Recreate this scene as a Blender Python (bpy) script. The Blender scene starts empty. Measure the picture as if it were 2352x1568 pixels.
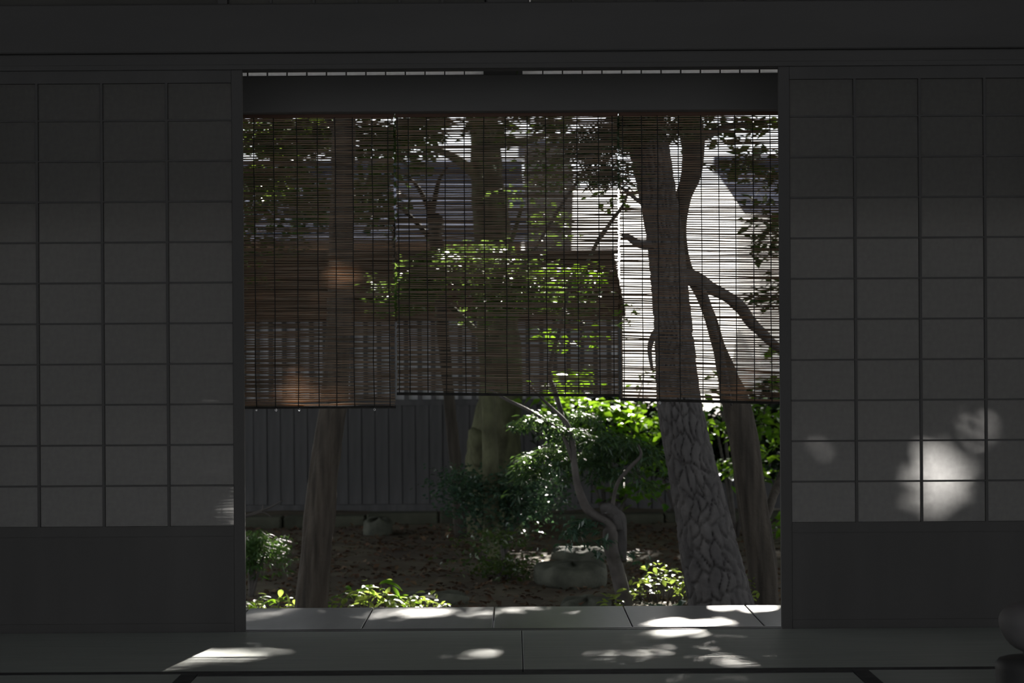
import bpy, math, random
import numpy as np
from mathutils import Vector, Matrix

random.seed(7)
rng = np.random.default_rng(11)
scene = bpy.context.scene
col = scene.collection

# ------------------------------------------------------------------ camera, world, sun, exposure
F = 4950.0; CX, CY = 1176.0, 830.0; H = 0.86; ROLL = math.radians(0.36)
cam_data = bpy.data.cameras.new('camera')
cam = bpy.data.objects.new('camera', cam_data); col.objects.link(cam)
cam.location = (0, 0, H)
cam.matrix_world = Matrix.Translation((0, 0, H)) @ Matrix.Rotation(math.radians(90), 4, 'X') @ Matrix.Rotation(-ROLL, 4, 'Z')
cam_data.sensor_width = 36.0
cam_data.lens = F / 2352 * 36
cam_data.shift_y = (CY - 784) / 2352
cam_data.clip_end = 500
cam_data.dof.use_dof = True
cam_data.dof.focus_distance = 7.4
cam_data.dof.aperture_fstop = 6.3
scene.camera = cam

world = bpy.data.worlds.new('world'); scene.world = world
world.use_nodes = True
bg = world.node_tree.nodes['Background']
bg.inputs['Color'].default_value = (0.92, 0.96, 1.0, 1)
bg.inputs['Strength'].default_value = 1.5

SUN_EL, SUN_AZ = math.radians(28), math.radians(8)
SUN = np.array([math.sin(SUN_AZ) * math.cos(SUN_EL), math.cos(SUN_AZ) * math.cos(SUN_EL), math.sin(SUN_EL)])
sun_d = bpy.data.lights.new('sun', 'SUN'); sun_d.energy = 30; sun_d.angle = math.radians(0.8); sun_d.color = (1, 0.95, 0.86)
sun_o = bpy.data.objects.new('sun', sun_d); col.objects.link(sun_o)
sun_o.rotation_euler = Vector(SUN).to_track_quat('Z', 'Y').to_euler()
sun_o.location = (4, 20, 15)

vs = scene.view_settings
vs.view_transform = 'Standard'; vs.look = 'None'; vs.exposure = 0.0; vs.gamma = 1.0; vs.use_curve_mapping = False
scene.cycles.use_denoising = True
scene.cycles.max_bounces = 10
scene.cycles.diffuse_bounces = 5
scene.cycles.transmission_bounces = 6
scene.cycles.sample_clamp_indirect = 6.0

# ------------------------------------------------------------------ helpers
def P(px, py, Y):
    """world point seen at a pixel of the photograph at a given distance"""
    u, v = px - CX, CY - py
    c, s = math.cos(ROLL), math.sin(ROLL)
    return np.array([(u * c + v * s) * Y / F, Y, H + (-u * s + v * c) * Y / F])

def G(px, py, z):
    """world point on the horizontal plane z seen at a pixel"""
    a = P(px, py, 1.0) - np.array([0, 0, H])
    return np.array([0, 0, H]) + a * ((z - H) / a[2])

def new_mesh(name, verts, faces, mat=None, smooth=False):
    me = bpy.data.meshes.new(name)
    me.from_pydata([tuple(map(float, v)) for v in verts], [], [tuple(map(int, f)) for f in faces])
    if mat: me.materials.append(mat)
    if smooth: me.shade_smooth()
    me.update()
    return me

def np_mesh(name, verts, faces, mat=None, smooth=False):
    """verts (N,3), faces (M,k) all with k corners"""
    verts = np.ascontiguousarray(verts, dtype=np.float32); faces = np.ascontiguousarray(faces, dtype=np.int32)
    me = bpy.data.meshes.new(name)
    m, k = faces.shape
    me.vertices.add(len(verts)); me.vertices.foreach_set('co', verts.ravel())
    me.loops.add(m * k); me.loops.foreach_set('vertex_index', faces.ravel())
    me.polygons.add(m)
    me.polygons.foreach_set('loop_start', np.arange(0, m * k, k, dtype=np.int32))
    me.update(calc_edges=True)
    if mat: me.materials.append(mat)
    if smooth: me.shade_smooth()
    return me

def link(name, me, parent=None, loc=None, kind=None):
    o = bpy.data.objects.new(name, me); col.objects.link(o)
    if parent is not None: o.parent = parent
    if loc is not None: o.location = tuple(float(a) for a in loc)
    if kind: o['kind'] = kind
    return o

def tag(o, label=None, cat=None, group=None, kind=None):
    if label: o['label'] = label
    if cat: o['category'] = cat
    if group: o['group'] = group
    if kind: o['kind'] = kind
    return o

def empty(name, loc, label=None, cat=None, group=None, kind=None):
    o = bpy.data.objects.new(name, None); col.objects.link(o)
    o.location = tuple(float(a) for a in loc)
    o.empty_display_size = 0.1
    return tag(o, label, cat, group, kind)

def box_geo(x0, x1, y0, y1, z0, z1, b=0.0):
    if b <= 0:
        v = [(x, y, z) for x in (x0, x1) for y in (y0, y1) for z in (z0, z1)]
        f = [(0, 1, 3, 2), (4, 6, 7, 5), (0, 4, 5, 1), (2, 3, 7, 6), (0, 2, 6, 4), (1, 5, 7, 3)]
        return v, f
    # chamfered along all edges: 24 verts
    v = []; idx = {}
    xs, ys, zs = (x0, x1), (y0, y1), (z0, z1)
    for i in (0, 1):
        for j in (0, 1):
            for k in (0, 1):
                sx, sy, sz = (b if i == 0 else -b), (b if j == 0 else -b), (b if k == 0 else -b)
                idx[i, j, k, 0] = len(v); v.append((xs[i], ys[j] + sy, zs[k] + sz))
                idx[i, j, k, 1] = len(v); v.append((xs[i] + sx, ys[j], zs[k] + sz))
                idx[i, j, k, 2] = len(v); v.append((xs[i] + sx, ys[j] + sy, zs[k]))
    f = []
    for i in (0, 1):
        q = [idx[i, 0, 0, 0], idx[i, 1, 0, 0], idx[i, 1, 1, 0], idx[i, 0, 1, 0]]; f.append(q if i else q[::-1])
        q = [idx[0, i, 0, 1], idx[1, i, 0, 1], idx[1, i, 1, 1], idx[0, i, 1, 1]]; f.append(q[::-1] if i else q)
        q = [idx[0, 0, i, 2], idx[1, 0, i, 2], idx[1, 1, i, 2], idx[0, 1, i, 2]]; f.append(q if i else q[::-1])
    for a in (0, 1):
        for c in (0, 1):
            f.append([idx[0, a, c, 1], idx[1, a, c, 1], idx[1, a, c, 2], idx[0, a, c, 2]])
            f.append([idx[a, 0, c, 0], idx[a, 1, c, 0], idx[a, 1, c, 2], idx[a, 0, c, 2]])
            f.append([idx[a, c, 0, 0], idx[a, c, 1, 0], idx[a, c, 1, 1], idx[a, c, 0, 1]])
    for i in (0, 1):
        for j in (0, 1):
            for k in (0, 1):
                f.append([idx[i, j, k, 0], idx[i, j, k, 1], idx[i, j, k, 2]])
    return v, f

def box(name, x0, x1, y0, y1, z0, z1, mat, parent=None, b=0.0, kind=None):
    """box in world coordinates (parents here sit without rotation)"""
    ox = parent.location if parent is not None else (0, 0, 0)
    cx, cy, cz = (x0 + x1) / 2, (y0 + y1) / 2, (z0 + z1) / 2
    v, f = box_geo(x0 - cx, x1 - cx, y0 - cy, y1 - cy, z0 - cz, z1 - cz, b)
    return link(name, new_mesh(name, v, f, mat), parent, (cx - ox[0], cy - ox[1], cz - ox[2]), kind)

def catmull(pts, n):
    pts = np.asarray(pts, float)
    if len(pts) < 2: return pts
    p = np.vstack([2 * pts[0] - pts[1], pts, 2 * pts[-1] - pts[-2]])
    out = []
    for i in range(1, len(p) - 2):
        t = np.linspace(0, 1, n, endpoint=False)[:, None]
        a, b_, c, d = p[i - 1], p[i], p[i + 1], p[i + 2]
        out.append(0.5 * (2 * b_ + (c - a) * t + (2 * a - 5 * b_ + 4 * c - d) * t ** 2 + (3 * b_ - a - 3 * c + d) * t ** 3))
    out.append(pts[-1:])
    return np.vstack(out)

def tube_geo(pts, radii, sides=12, seg=6, disp=None, cap=True):
    """smooth tapering tube; disp(u_angle, arc_len) -> radial offset factor"""
    d = np.column_stack([np.asarray(pts, float), np.asarray(radii, float)])
    d = catmull(d, seg) if seg > 1 else d
    p, r = d[:, :3], np.maximum(d[:, 3], 1e-4)
    t = np.gradient(p, axis=0); t /= np.linalg.norm(t, axis=1)[:, None] + 1e-9
    ref = np.array([0.0, 1, 0]) if abs(t[0][1]) < 0.8 else np.array([1.0, 0, 0])
    a = np.cross(t, ref); a /= np.linalg.norm(a, axis=1)[:, None] + 1e-9
    b = np.cross(t, a)
    L = np.concatenate([[0], np.cumsum(np.linalg.norm(np.diff(p, axis=0), axis=1))])
    ang = np.linspace(0, 2 * math.pi, sides, endpoint=False)
    R = np.repeat(r[:, None], sides, 1)
    if disp is not None:
        R = R + disp(ang[None, :], L[:, None], R)
    v = p[:, None, :] + R[..., None] * (np.cos(ang)[None, :, None] * a[:, None, :] + np.sin(ang)[None, :, None] * b[:, None, :])
    n = len(p)
    v = v.reshape(-1, 3)
    i = np.arange(n - 1)[:, None]; j = np.arange(sides)[None, :]
    j2 = (j + 1) % sides
    f = np.stack([i * sides + j, i * sides + j2, (i + 1) * sides + j2, (i + 1) * sides + j], -1).reshape(-1, 4)
    if cap:
        k0 = len(v); v = np.vstack([v, p[0], p[-1]])
        c0 = np.stack([j[0], np.full(sides, k0), np.full(sides, k0), j2[0]], -1)
        # as triangles folded into quads is bad; use fan of quads by pairs
        fan = []
        for q in range(0, sides - 1, 2):
            fan.append([q, k0, (q + 2) % sides, q + 1])
            o = (n - 1) * sides
            fan.append([o + q, o + q + 1, o + (q + 2) % sides, k0 + 1])
        f = np.vstack([f, np.array(fan)])
    return v, f

def tube(name, pts, radii, mat, parent=None, sides=12, seg=6, disp=None, kind=None):
    v, f = tube_geo(pts, radii, sides, seg, disp)
    org = np.array(parent.location) if parent is not None else np.zeros(3)
    return link(name, np_mesh(name, v - org, f, mat, True), parent, None, kind)

def lathe(name, prof, mat, parent=None, loc=(0, 0, 0), n=40):
    v, f = [], []
    for r, z in prof:
        for k in range(n):
            a = 2 * math.pi * k / n
            v.append((r * math.cos(a), r * math.sin(a), z))
    m = len(prof)
    for i in range(m - 1):
        for k in range(n):
            k2 = (k + 1) % n
            f.append((i * n + k, i * n + k2, (i + 1) * n + k2, (i + 1) * n + k))
    return link(name, new_mesh(name, v, f, mat, True), parent, loc)

def hash_noise(x, y, z=0):
    s = np.sin(x * 12.9898 + y * 78.233 + z * 37.719) * 43758.5453
    return s - np.floor(s)

def vnoise(x, y, z=None):
    """smooth value noise in 2D/3D, 0..1"""
    if z is None: z = np.zeros_like(x)
    xi, yi, zi = np.floor(x), np.floor(y), np.floor(z)
    xf, yf, zf = x - xi, y - yi, z - zi
    xf, yf, zf = (t * t * (3 - 2 * t) for t in (xf, yf, zf))
    r = 0
    for dx in (0, 1):
        for dy in (0, 1):
            for dz in (0, 1):
                w = (xf if dx else 1 - xf) * (yf if dy else 1 - yf) * (zf if dz else 1 - zf)
                r = r + w * hash_noise(xi + dx, yi + dy, zi + dz)
    return r

# ------------------------------------------------------------------ materials
def mat_new(name):
    m = bpy.data.materials.new(name); m.use_nodes = True
    nt = m.node_tree
    return m, nt, nt.nodes['Principled BSDF']

def mat_noise(name, c1, c2, scale=(4, 4, 4), rough=0.7, spec=0.3, bump=0.0, bump_scale=40, detail=6, coord='Object'):
    m, nt, p = mat_new(name)
    tc = nt.nodes.new('ShaderNodeTexCoord'); mp = nt.nodes.new('ShaderNodeMapping'); mp.inputs['Scale'].default_value = scale
    nt.links.new(tc.outputs[coord], mp.inputs['Vector'])
    n = nt.nodes.new('ShaderNodeTexNoise'); n.inputs['Scale'].default_value = 1.0; n.inputs['Detail'].default_value = detail
    nt.links.new(mp.outputs['Vector'], n.inputs['Vector'])
    r = nt.nodes.new('ShaderNodeValToRGB')
    r.color_ramp.elements[0].position = 0.35; r.color_ramp.elements[1].position = 0.68
    r.color_ramp.elements[0].color = (*c1, 1); r.color_ramp.elements[1].color = (*c2, 1)
    nt.links.new(n.outputs['Fac'], r.inputs['Fac']); nt.links.new(r.outputs['Color'], p.inputs['Base Color'])
    p.inputs['Roughness'].default_value = rough; p.inputs['Specular IOR Level'].default_value = spec
    if bump > 0:
        b = nt.nodes.new('ShaderNodeBump'); b.inputs['Strength'].default_value = bump; b.inputs['Distance'].default_value = 0.01
        n2 = nt.nodes.new('ShaderNodeTexNoise'); n2.inputs['Scale'].default_value = bump_scale; n2.inputs['Detail'].default_value = 4
        nt.links.new(tc.outputs[coord], n2.inputs['Vector'])
        nt.links.new(n2.outputs['Fac'], b.inputs['Height']); nt.links.new(b.outputs['Normal'], p.inputs['Normal'])
    return m

def mat_leaf(name, cols, trans, tw=0.45, rough=0.35, spec=0.5):
    """thin leaf: glossy face plus light passing through; hue varies from leaf to leaf"""
    m, nt, p = mat_new(name)
    geo = nt.nodes.new('ShaderNodeNewGeometry')
    r = nt.nodes.new('ShaderNodeValToRGB')
    els = r.color_ramp.elements
    els[0].color = (*cols[0], 1); els[1].color = (*cols[-1], 1)
    for i, c in enumerate(cols[1:-1]):
        e = els.new((i + 1) / (len(cols) - 1)); e.color = (*c, 1)
    nt.links.new(geo.outputs['Random Per Island'], r.inputs['Fac'])
    nt.links.new(r.outputs['Color'], p.inputs['Base Color'])
    p.inputs['Roughness'].default_value = rough; p.inputs['Specular IOR Level'].default_value = spec
    t = nt.nodes.new('ShaderNodeBsdfTranslucent'); t.inputs['Color'].default_value = (*trans, 1)
    mix = nt.nodes.new('ShaderNodeMixShader'); mix.inputs['Fac'].default_value = tw
    nt.links.new(p.outputs['BSDF'], mix.inputs[1]); nt.links.new(t.outputs['BSDF'], mix.inputs[2])
    nt.links.new(mix.outputs['Shader'], nt.nodes['Material Output'].inputs['Surface'])
    return m

WOOD = mat_noise('dark_wood', (0.082, 0.079, 0.077), (0.096, 0.092, 0.09), (6, 6, 1.2), 0.75, 0.15)
WOOD_H = mat_noise('dark_wood_beam', (0.082, 0.079, 0.077), (0.096, 0.092, 0.09), (1.2, 6, 6), 0.75, 0.15)
WOOD_L = mat_noise('greyed_wood_beam', (0.115, 0.11, 0.107), (0.135, 0.13, 0.126), (1.2, 6, 6), 0.75, 0.15)
WOOD_RED = mat_noise('red_brown_wood', (0.10, 0.055, 0.04), (0.15, 0.08, 0.055), (2, 6, 6), 0.6, 0.2)
SILL = mat_noise('worn_sill_wood', (0.06, 0.055, 0.055), (0.10, 0.095, 0.1), (1.2, 12, 6), 0.32, 0.5)
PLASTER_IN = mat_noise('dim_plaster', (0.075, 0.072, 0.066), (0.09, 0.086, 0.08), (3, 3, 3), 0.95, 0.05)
SIDEW = mat_noise('sand_plaster', (0.40, 0.39, 0.37), (0.46, 0.45, 0.43), (3, 3, 3), 0.95, 0.05)
CEIL = mat_noise('ceiling_board', (0.16, 0.15, 0.14), (0.2, 0.19, 0.18), (1, 8, 1), 0.9, 0.1)
DECK = mat_noise('weathered_deck', (0.17, 0.165, 0.175), (0.24, 0.235, 0.245), (9, 1.0, 4), 0.38, 0.45, 0.08, 60)
HERI = mat_noise('mat_border_cloth', (0.06, 0.06, 0.062), (0.085, 0.085, 0.086), (30, 30, 30), 0.9, 0.1)
SOIL = mat_noise('garden_soil', (0.075, 0.06, 0.05), (0.13, 0.115, 0.085), (3, 3, 3), 0.95, 0.1, 0.6, 30)
STONE = mat_noise('mossy_stone', (0.05, 0.053, 0.042), (0.10, 0.104, 0.082), (9, 9, 9), 0.9, 0.2, 0.5, 60)
CURB = mat_noise('mossy_curb', (0.05, 0.053, 0.04), (0.085, 0.088, 0.066), (5, 5, 5), 0.95, 0.1, 0.5, 40)
GRAVEL = mat_noise('pale_gravel', (0.66, 0.64, 0.61), (0.82, 0.80, 0.78), (14, 14, 14), 1.0, 0.0, 0.3, 60)
FENCE = mat_noise('charred_plank', (0.075, 0.074, 0.076), (0.11, 0.108, 0.11), (14, 14, 1.5), 0.8, 0.2)
BROWNW = mat_noise('brown_board', (0.07, 0.045, 0.03), (0.12, 0.08, 0.055), (3, 3, 10), 0.85, 0.1)
PALE = mat_noise('pale_wall_panel', (0.74, 0.74, 0.77), (0.82, 0.82, 0.85), (3, 3, 3), 0.9, 0.1)
TILE = mat_noise('grey_roof_tile', (0.05, 0.055, 0.078), (0.08, 0.087, 0.115), (5, 5, 5), 1.0, 0.0)
WHITEP = mat_noise('white_plaster', (0.78, 0.77, 0.76), (0.86, 0.85, 0.84), (2, 2, 2), 0.9, 0.1)
BARK = mat_noise('cedar_bark', (0.03, 0.026, 0.022), (0.065, 0.056, 0.046), (28, 28, 3), 0.9, 0.15, 0.5, 50)
PINEB = mat_noise('pine_bark', (0.055, 0.052, 0.052), (0.085, 0.08, 0.078), (16, 16, 7), 0.9, 0.15, 0.5, 45)
MOSSB = mat_noise('mossy_bark', (0.05, 0.05, 0.032), (0.13, 0.135, 0.08), (9, 9, 5), 0.95, 0.1, 0.6, 40)
TWIG = mat_noise('smooth_twig_bark', (0.05, 0.044, 0.041), (0.09, 0.081, 0.075), (14, 14, 14), 0.7, 0.25)
JAR = mat_noise('grey_ceramic', (0.10, 0.095, 0.095), (0.14, 0.13, 0.13), (8, 8, 8), 0.7, 0.25)
LACQ = mat_noise('black_lacquer', (0.035, 0.034, 0.034), (0.05, 0.048, 0.047), (8, 8, 8), 0.6, 0.2)
METAL, _nt, _p = mat_new('bright_metal_loop')
_p.inputs['Base Color'].default_value = (0.75, 0.76, 0.8, 1); _p.inputs['Metallic'].default_value = 0.85; _p.inputs['Roughness'].default_value = 0.3

def mat_thin(name, c_d, c_t, tw, noise=None):
    m, nt, p = mat_new(name)
    d = nt.nodes.new('ShaderNodeBsdfDiffuse'); d.inputs['Color'].default_value = (*c_d, 1)
    t = nt.nodes.new('ShaderNodeBsdfTranslucent'); t.inputs['Color'].default_value = (*c_t, 1)
    mix = nt.nodes.new('ShaderNodeMixShader'); mix.inputs['Fac'].default_value = tw
    if noise:
        tc = nt.nodes.new('ShaderNodeTexCoord'); mp = nt.nodes.new('ShaderNodeMapping'); mp.inputs['Scale'].default_value = noise[0]
        nz = nt.nodes.new('ShaderNodeTexNoise'); nz.inputs['Scale'].default_value = 1; nz.inputs['Detail'].default_value = 5
        nt.links.new(tc.outputs['Object'], mp.inputs[0]); nt.links.new(mp.outputs[0], nz.inputs['Vector'])
        for sh, c in ((d, c_d), (t, c_t)):
            r = nt.nodes.new('ShaderNodeValToRGB'); r.color_ramp.elements[0].position = 0.3; r.color_ramp.elements[1].position = 0.7
            k = noise[1]
            r.color_ramp.elements[0].color = (*[a * (1 - k) for a in c], 1); r.color_ramp.elements[1].color = (*[min(1, a * (1 + k)) for a in c], 1)
            nt.links.new(nz.outputs['Fac'], r.inputs['Fac']); nt.links.new(r.outputs['Color'], sh.inputs['Color'])
    nt.links.new(d.outputs[0], mix.inputs[1]); nt.links.new(t.outputs[0], mix.inputs[2])
    nt.links.new(mix.outputs[0], nt.nodes['Material Output'].inputs['Surface'])
    nt.nodes.remove(p)
    return m
PAPER_OUT = mat_thin('transom_paper', (0.6, 0.6, 0.6), (0.9, 0.9, 0.92), 0.8, ((60, 60, 60), 0.06))
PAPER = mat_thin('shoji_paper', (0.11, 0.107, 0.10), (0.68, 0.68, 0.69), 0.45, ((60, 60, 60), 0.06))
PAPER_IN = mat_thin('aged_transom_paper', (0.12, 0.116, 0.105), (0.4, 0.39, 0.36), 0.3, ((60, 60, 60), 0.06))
REED = mat_thin('split_reed', (0.33, 0.28, 0.225), (0.42, 0.24, 0.10), 0.34, ((4, 60, 60), 0.35))
REED_R = mat_thin('pale_split_reed', (0.33, 0.28, 0.225), (0.48, 0.28, 0.13), 0.38, ((4, 60, 60), 0.35))
CORD = mat_noise('dark_cord', (0.03, 0.029, 0.027), (0.05, 0.047, 0.043), (50, 50, 50), 0.9, 0.1)

# tatami: fine rush ribs running along the mat
TATAMI, nt, p = mat_new('woven_rush')
tc = nt.nodes.new('ShaderNodeTexCoord')
w = nt.nodes.new('ShaderNodeTexWave'); w.wave_type = 'BANDS'; w.bands_direction = 'Y'; w.inputs['Scale'].default_value = 55; w.inputs['Distortion'].default_value = 0.6
n1 = nt.nodes.new('ShaderNodeTexNoise'); n1.inputs['Scale'].default_value = 3; n1.inputs['Detail'].default_value = 8
mp = nt.nodes.new('ShaderNodeMapping'); mp.inputs['Scale'].default_value = (1, 14, 1)
nt.links.new(tc.outputs['Object'], w.inputs['Vector']); nt.links.new(tc.outputs['Object'], mp.inputs[0]); nt.links.new(mp.outputs[0], n1.inputs['Vector'])
r = nt.nodes.new('ShaderNodeValToRGB'); r.color_ramp.elements[0].position = 0.3; r.color_ramp.elements[1].position = 0.75
r.color_ramp.elements[0].color = (0.31, 0.335, 0.315, 1); r.color_ramp.elements[1].color = (0.39, 0.415, 0.385, 1)
nt.links.new(n1.outputs['Fac'], r.inputs['Fac']); nt.links.new(r.outputs['Color'], p.inputs['Base Color'])
b = nt.nodes.new('ShaderNodeBump'); b.inputs['Strength'].default_value = 0.25; b.inputs['Distance'].default_value = 0.002
nt.links.new(w.outputs['Fac'], b.inputs['Height']); nt.links.new(b.outputs['Normal'], p.inputs['Normal'])
p.inputs['Roughness'].default_value = 0.55; p.inputs['Specular IOR Level'].default_value = 0.5

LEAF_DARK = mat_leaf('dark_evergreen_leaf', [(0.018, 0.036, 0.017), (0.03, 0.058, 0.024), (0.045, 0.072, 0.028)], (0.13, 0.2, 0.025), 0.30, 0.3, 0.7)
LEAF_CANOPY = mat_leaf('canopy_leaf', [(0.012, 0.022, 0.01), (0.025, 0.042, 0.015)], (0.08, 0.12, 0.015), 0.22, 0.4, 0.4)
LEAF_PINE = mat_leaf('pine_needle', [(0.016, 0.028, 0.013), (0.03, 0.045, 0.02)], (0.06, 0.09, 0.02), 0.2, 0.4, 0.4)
LEAF_MAPLE = mat_leaf('maple_leaf', [(0.025, 0.055, 0.04), (0.04, 0.085, 0.045), (0.05, 0.09, 0.03)], (0.12, 0.22, 0.04), 0.18, 0.4, 0.5)
LEAF_BRIGHT = mat_leaf('bright_broad_leaf', [(0.03, 0.10, 0.015), (0.05, 0.15, 0.015), (0.09, 0.18, 0.02)], (0.24, 0.44, 0.02), 0.33, 0.28, 0.6)
LEAF_BLUE = mat_leaf('bluish_glossy_leaf', [(0.025, 0.055, 0.045), (0.04, 0.075, 0.06), (0.05, 0.085, 0.06)], (0.10, 0.2, 0.08), 0.3, 0.22, 0.8)
LEAF_COVER = mat_leaf('ground_cover_leaf', [(0.06, 0.12, 0.025), (0.11, 0.16, 0.04), (0.16, 0.19, 0.06)], (0.38, 0.5, 0.08), 0.4, 0.25, 0.7)
LEAF_DOME = mat_leaf('rounded_evergreen_leaf', [(0.04, 0.08, 0.03), (0.06, 0.11, 0.04), (0.08, 0.13, 0.045)], (0.15, 0.24, 0.04), 0.34, 0.28, 0.7)
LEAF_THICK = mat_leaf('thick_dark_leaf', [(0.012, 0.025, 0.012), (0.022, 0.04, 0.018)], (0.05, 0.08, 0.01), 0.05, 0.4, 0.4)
LEAF_FERN = mat_leaf('conifer_spray', [(0.035, 0.08, 0.03), (0.06, 0.11, 0.04)], (0.15, 0.28, 0.05), 0.35, 0.4, 0.5)

# ------------------------------------------------------------------ room shell
D = 6.90                 # room side face of the wall with the screens
ZK = 1.80                # underside of the lintel
box('floor', -3.2, 3.2, -0.7, D + 0.02, -0.12, -0.045, WOOD_H, kind='structure')
box('ceiling', -3.2, 3.2, -0.7, D + 0.1, 2.92, 3.0, CEIL, kind='structure')
box('wall_left', -3.3, -3.2, -0.7, D + 0.1, -0.12, 3.0, SIDEW, kind='structure')
box('wall_right', 3.2, 3.3, -0.7, D + 0.1, -0.12, 3.0, SIDEW, kind='structure')
wf = empty('wall_front', (0, D, 0), kind='structure')
box('plaster_panel', -3.2, -1.90, D + 0.02, D + 0.10, -0.045, 2.92, PLASTER_IN, wf)
box('plaster_panel', 1.90, 3.2, D + 0.02, D + 0.10, -0.045, 2.92, PLASTER_IN, wf)
box('plaster_panel', -1.79, -0.91, D + 0.02, D + 0.08, 2.01, 2.92, PLASTER_IN, wf)
box('plaster_panel', 0.90, 1.79, D + 0.02, D + 0.08, 2.01, 2.92, PLASTER_IN, wf)
box('post', -1.90, -1.79, D - 0.02, D + 0.10, -0.045, 2.92, WOOD, wf, 0.004)
box('post', 1.79, 1.90, D - 0.02, D + 0.10, -0.045, 2.92, WOOD, wf, 0.004)
box('post', -0.075, 0.062, D - 0.0, D + 0.09, 2.0, 2.92, WOOD, wf, 0.004)
# lintel with grooves, beam above it, sill with grooves
kam = empty('trim_1', (0, D, ZK), kind='structure')
for (y0, y1) in ((D, D + 0.012), (D + 0.034, D + 0.044), (D + 0.066, D + 0.08)):
    box('groove_ridge', -1.79, 1.79, y0, y1, ZK, ZK + 0.016, WOOD_H, kam, 0.001)
box('lintel', -1.79, 1.79, D, D + 0.08, ZK + 0.016, ZK + 0.05, WOOD_H, kam)
box('trim_2', -1.95, 1.95, D - 0.035, D + 0.05, ZK + 0.05, ZK + 0.205, WOOD_H, b=0.004, kind='structure')
sill = empty('trim_3', (0, D, 0), kind='structure')
box('sill_board', -1.79, 1.79, D, D + 0.085, -0.05, -0.010, SILL, sill)
for (y0, y1) in ((D, D + 0.010), (D + 0.033, D + 0.045), (D + 0.068, D + 0.085)):
    box('sill_ridge', -1.79, 1.79, y0, y1, -0.010, -0.002, SILL, sill, 0.001)
# paper transom above the beam
for k, (xa, xb) in enumerate(((-0.905, -0.078), (0.065, 0.892))):
    t = empty('window_%d' % (k + 1), (xa, D + 0.02, 2.005), kind='structure')
    nb = 6; pitch = (xb - xa) / nb
    pane_me = None
    for i in range(nb):
        box('pane', xa + i * pitch + 0.003, xa + (i + 1) * pitch - 0.003, D + 0.032, D + 0.034, 2.005, 2.40, PAPER_IN, t)
    for i in range(1, nb):
        box('muntin', xa + i * pitch - 0.004, xa + i * pitch + 0.004, D + 0.018, D + 0.032, 2.005, 2.40, WOOD, t)
    box('top_rail', xa, xb, D + 0.015, D + 0.04, 2.40, 2.92, WOOD_H, t)
box('trim_4', -0.935, -0.905, D, D + 0.08, 2.005, 2.92, WOOD, kind='structure')
box('trim_5', 0.892, 0.92, D, D + 0.08, 2.005, 2.92, WOOD, kind='structure')

# ------------------------------------------------------------------ shoji screens
def shoji(n, x_in, sgn, label):
    """x_in: edge at the opening, sgn -1 extends to the left"""
    ZB, PITCH_Z, PITCH_X, ST = 0.338, 0.1303, 0.2085, 0.036
    d = empty('door_%d' % n, (x_in, D + 0.015, 0.0), label, None, kind='structure')
    y0, y1 = D + 0.014, D + 0.032
    X = lambda a: x_in + sgn * a
    def bx(name, a, b_, z0, z1, m, ya=y0, yb=y1, bev=0.0):
        return box(name, min(X(a), X(b_)), max(X(a), X(b_)), ya, yb, z0, z1, m, d, bev)
    bx('stile', 0, ST, -0.008, 1.812, WOOD, bev=0.002)
    bx('stile', ST + 4 * PITCH_X, 2 * ST + 4 * PITCH_X, -0.008, 1.812, WOOD, bev=0.002)
    bx('bottom_board', ST, ST + 4 * PITCH_X, 0.022, ZB - 0.03, WOOD, D + 0.019, D + 0.027)
    bx('bottom_rail', ST, ST + 4 * PITCH_X, -0.008, 0.026, WOOD)
    bx('middle_rail', ST, ST + 4 * PITCH_X, ZB - 0.032, ZB, WOOD)
    ZT = ZB + 10 * PITCH_Z + 0.119
    bx('top_rail', ST, ST + 4 * PITCH_X, ZT, 1.812, WOOD)
    for i in range(1, 4):
        a = ST + i * PITCH_X
        bx('muntin', a - 0.0042, a + 0.0042, ZB, ZT, WOOD, D + 0.016, D + 0.0285)
    for j in range(1, 11):
        z = ZB + j * PITCH_Z
        bx('muntin', ST, ST + 4 * PITCH_X, z - 0.0028, z + 0.0028, WOOD, D + 0.019, D + 0.0285)
    me = {}
    for j in range(11):
        h = PITCH_Z if j < 10 else 0.119
        if h not in me:
            v, f = box_geo(-PITCH_X / 2, PITCH_X / 2, -0.0004, 0.0004, 0, h)
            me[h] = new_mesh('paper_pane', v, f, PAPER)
        for i in range(4):
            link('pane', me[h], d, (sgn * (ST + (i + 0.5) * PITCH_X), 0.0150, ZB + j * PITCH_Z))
    return d
shoji(1, -0.860, -1, 'dim paper screen of the near wall left of the garden opening')
shoji(2, 0.860, 1, 'paper screen catching sun flecks, beside the garden opening')

# ------------------------------------------------------------------ veranda
VO = 7.74; VZ = -0.02
ver = empty('floor_veranda', (0, D + 0.085, VZ), kind='structure')
edges = [-3.0] + [G(px, 1432, VZ)[0] for px in (535, 837, 1133, 1450, 1752)] + [1.75, 2.3, 3.0]
edges = sorted(edges)
for a, b_ in zip(edges[:-1], edges[1:]):
    box('plank', a + 0.0022, b_ - 0.0022, D + 0.087, VO, VZ - 0.035, VZ, DECK, ver, 0.002)
box('veranda_joist', -3.0, 3.0, VO - 0.12, VO - 0.03, -0.16, VZ - 0.036, WOOD_H, ver)
for x in (-2.6, -0.9, 0.9, 2.6):
    box('veranda_leg', x - 0.05, x + 0.05, VO - 0.125, VO - 0.025, -0.50, -0.16, WOOD, ver)
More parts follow.
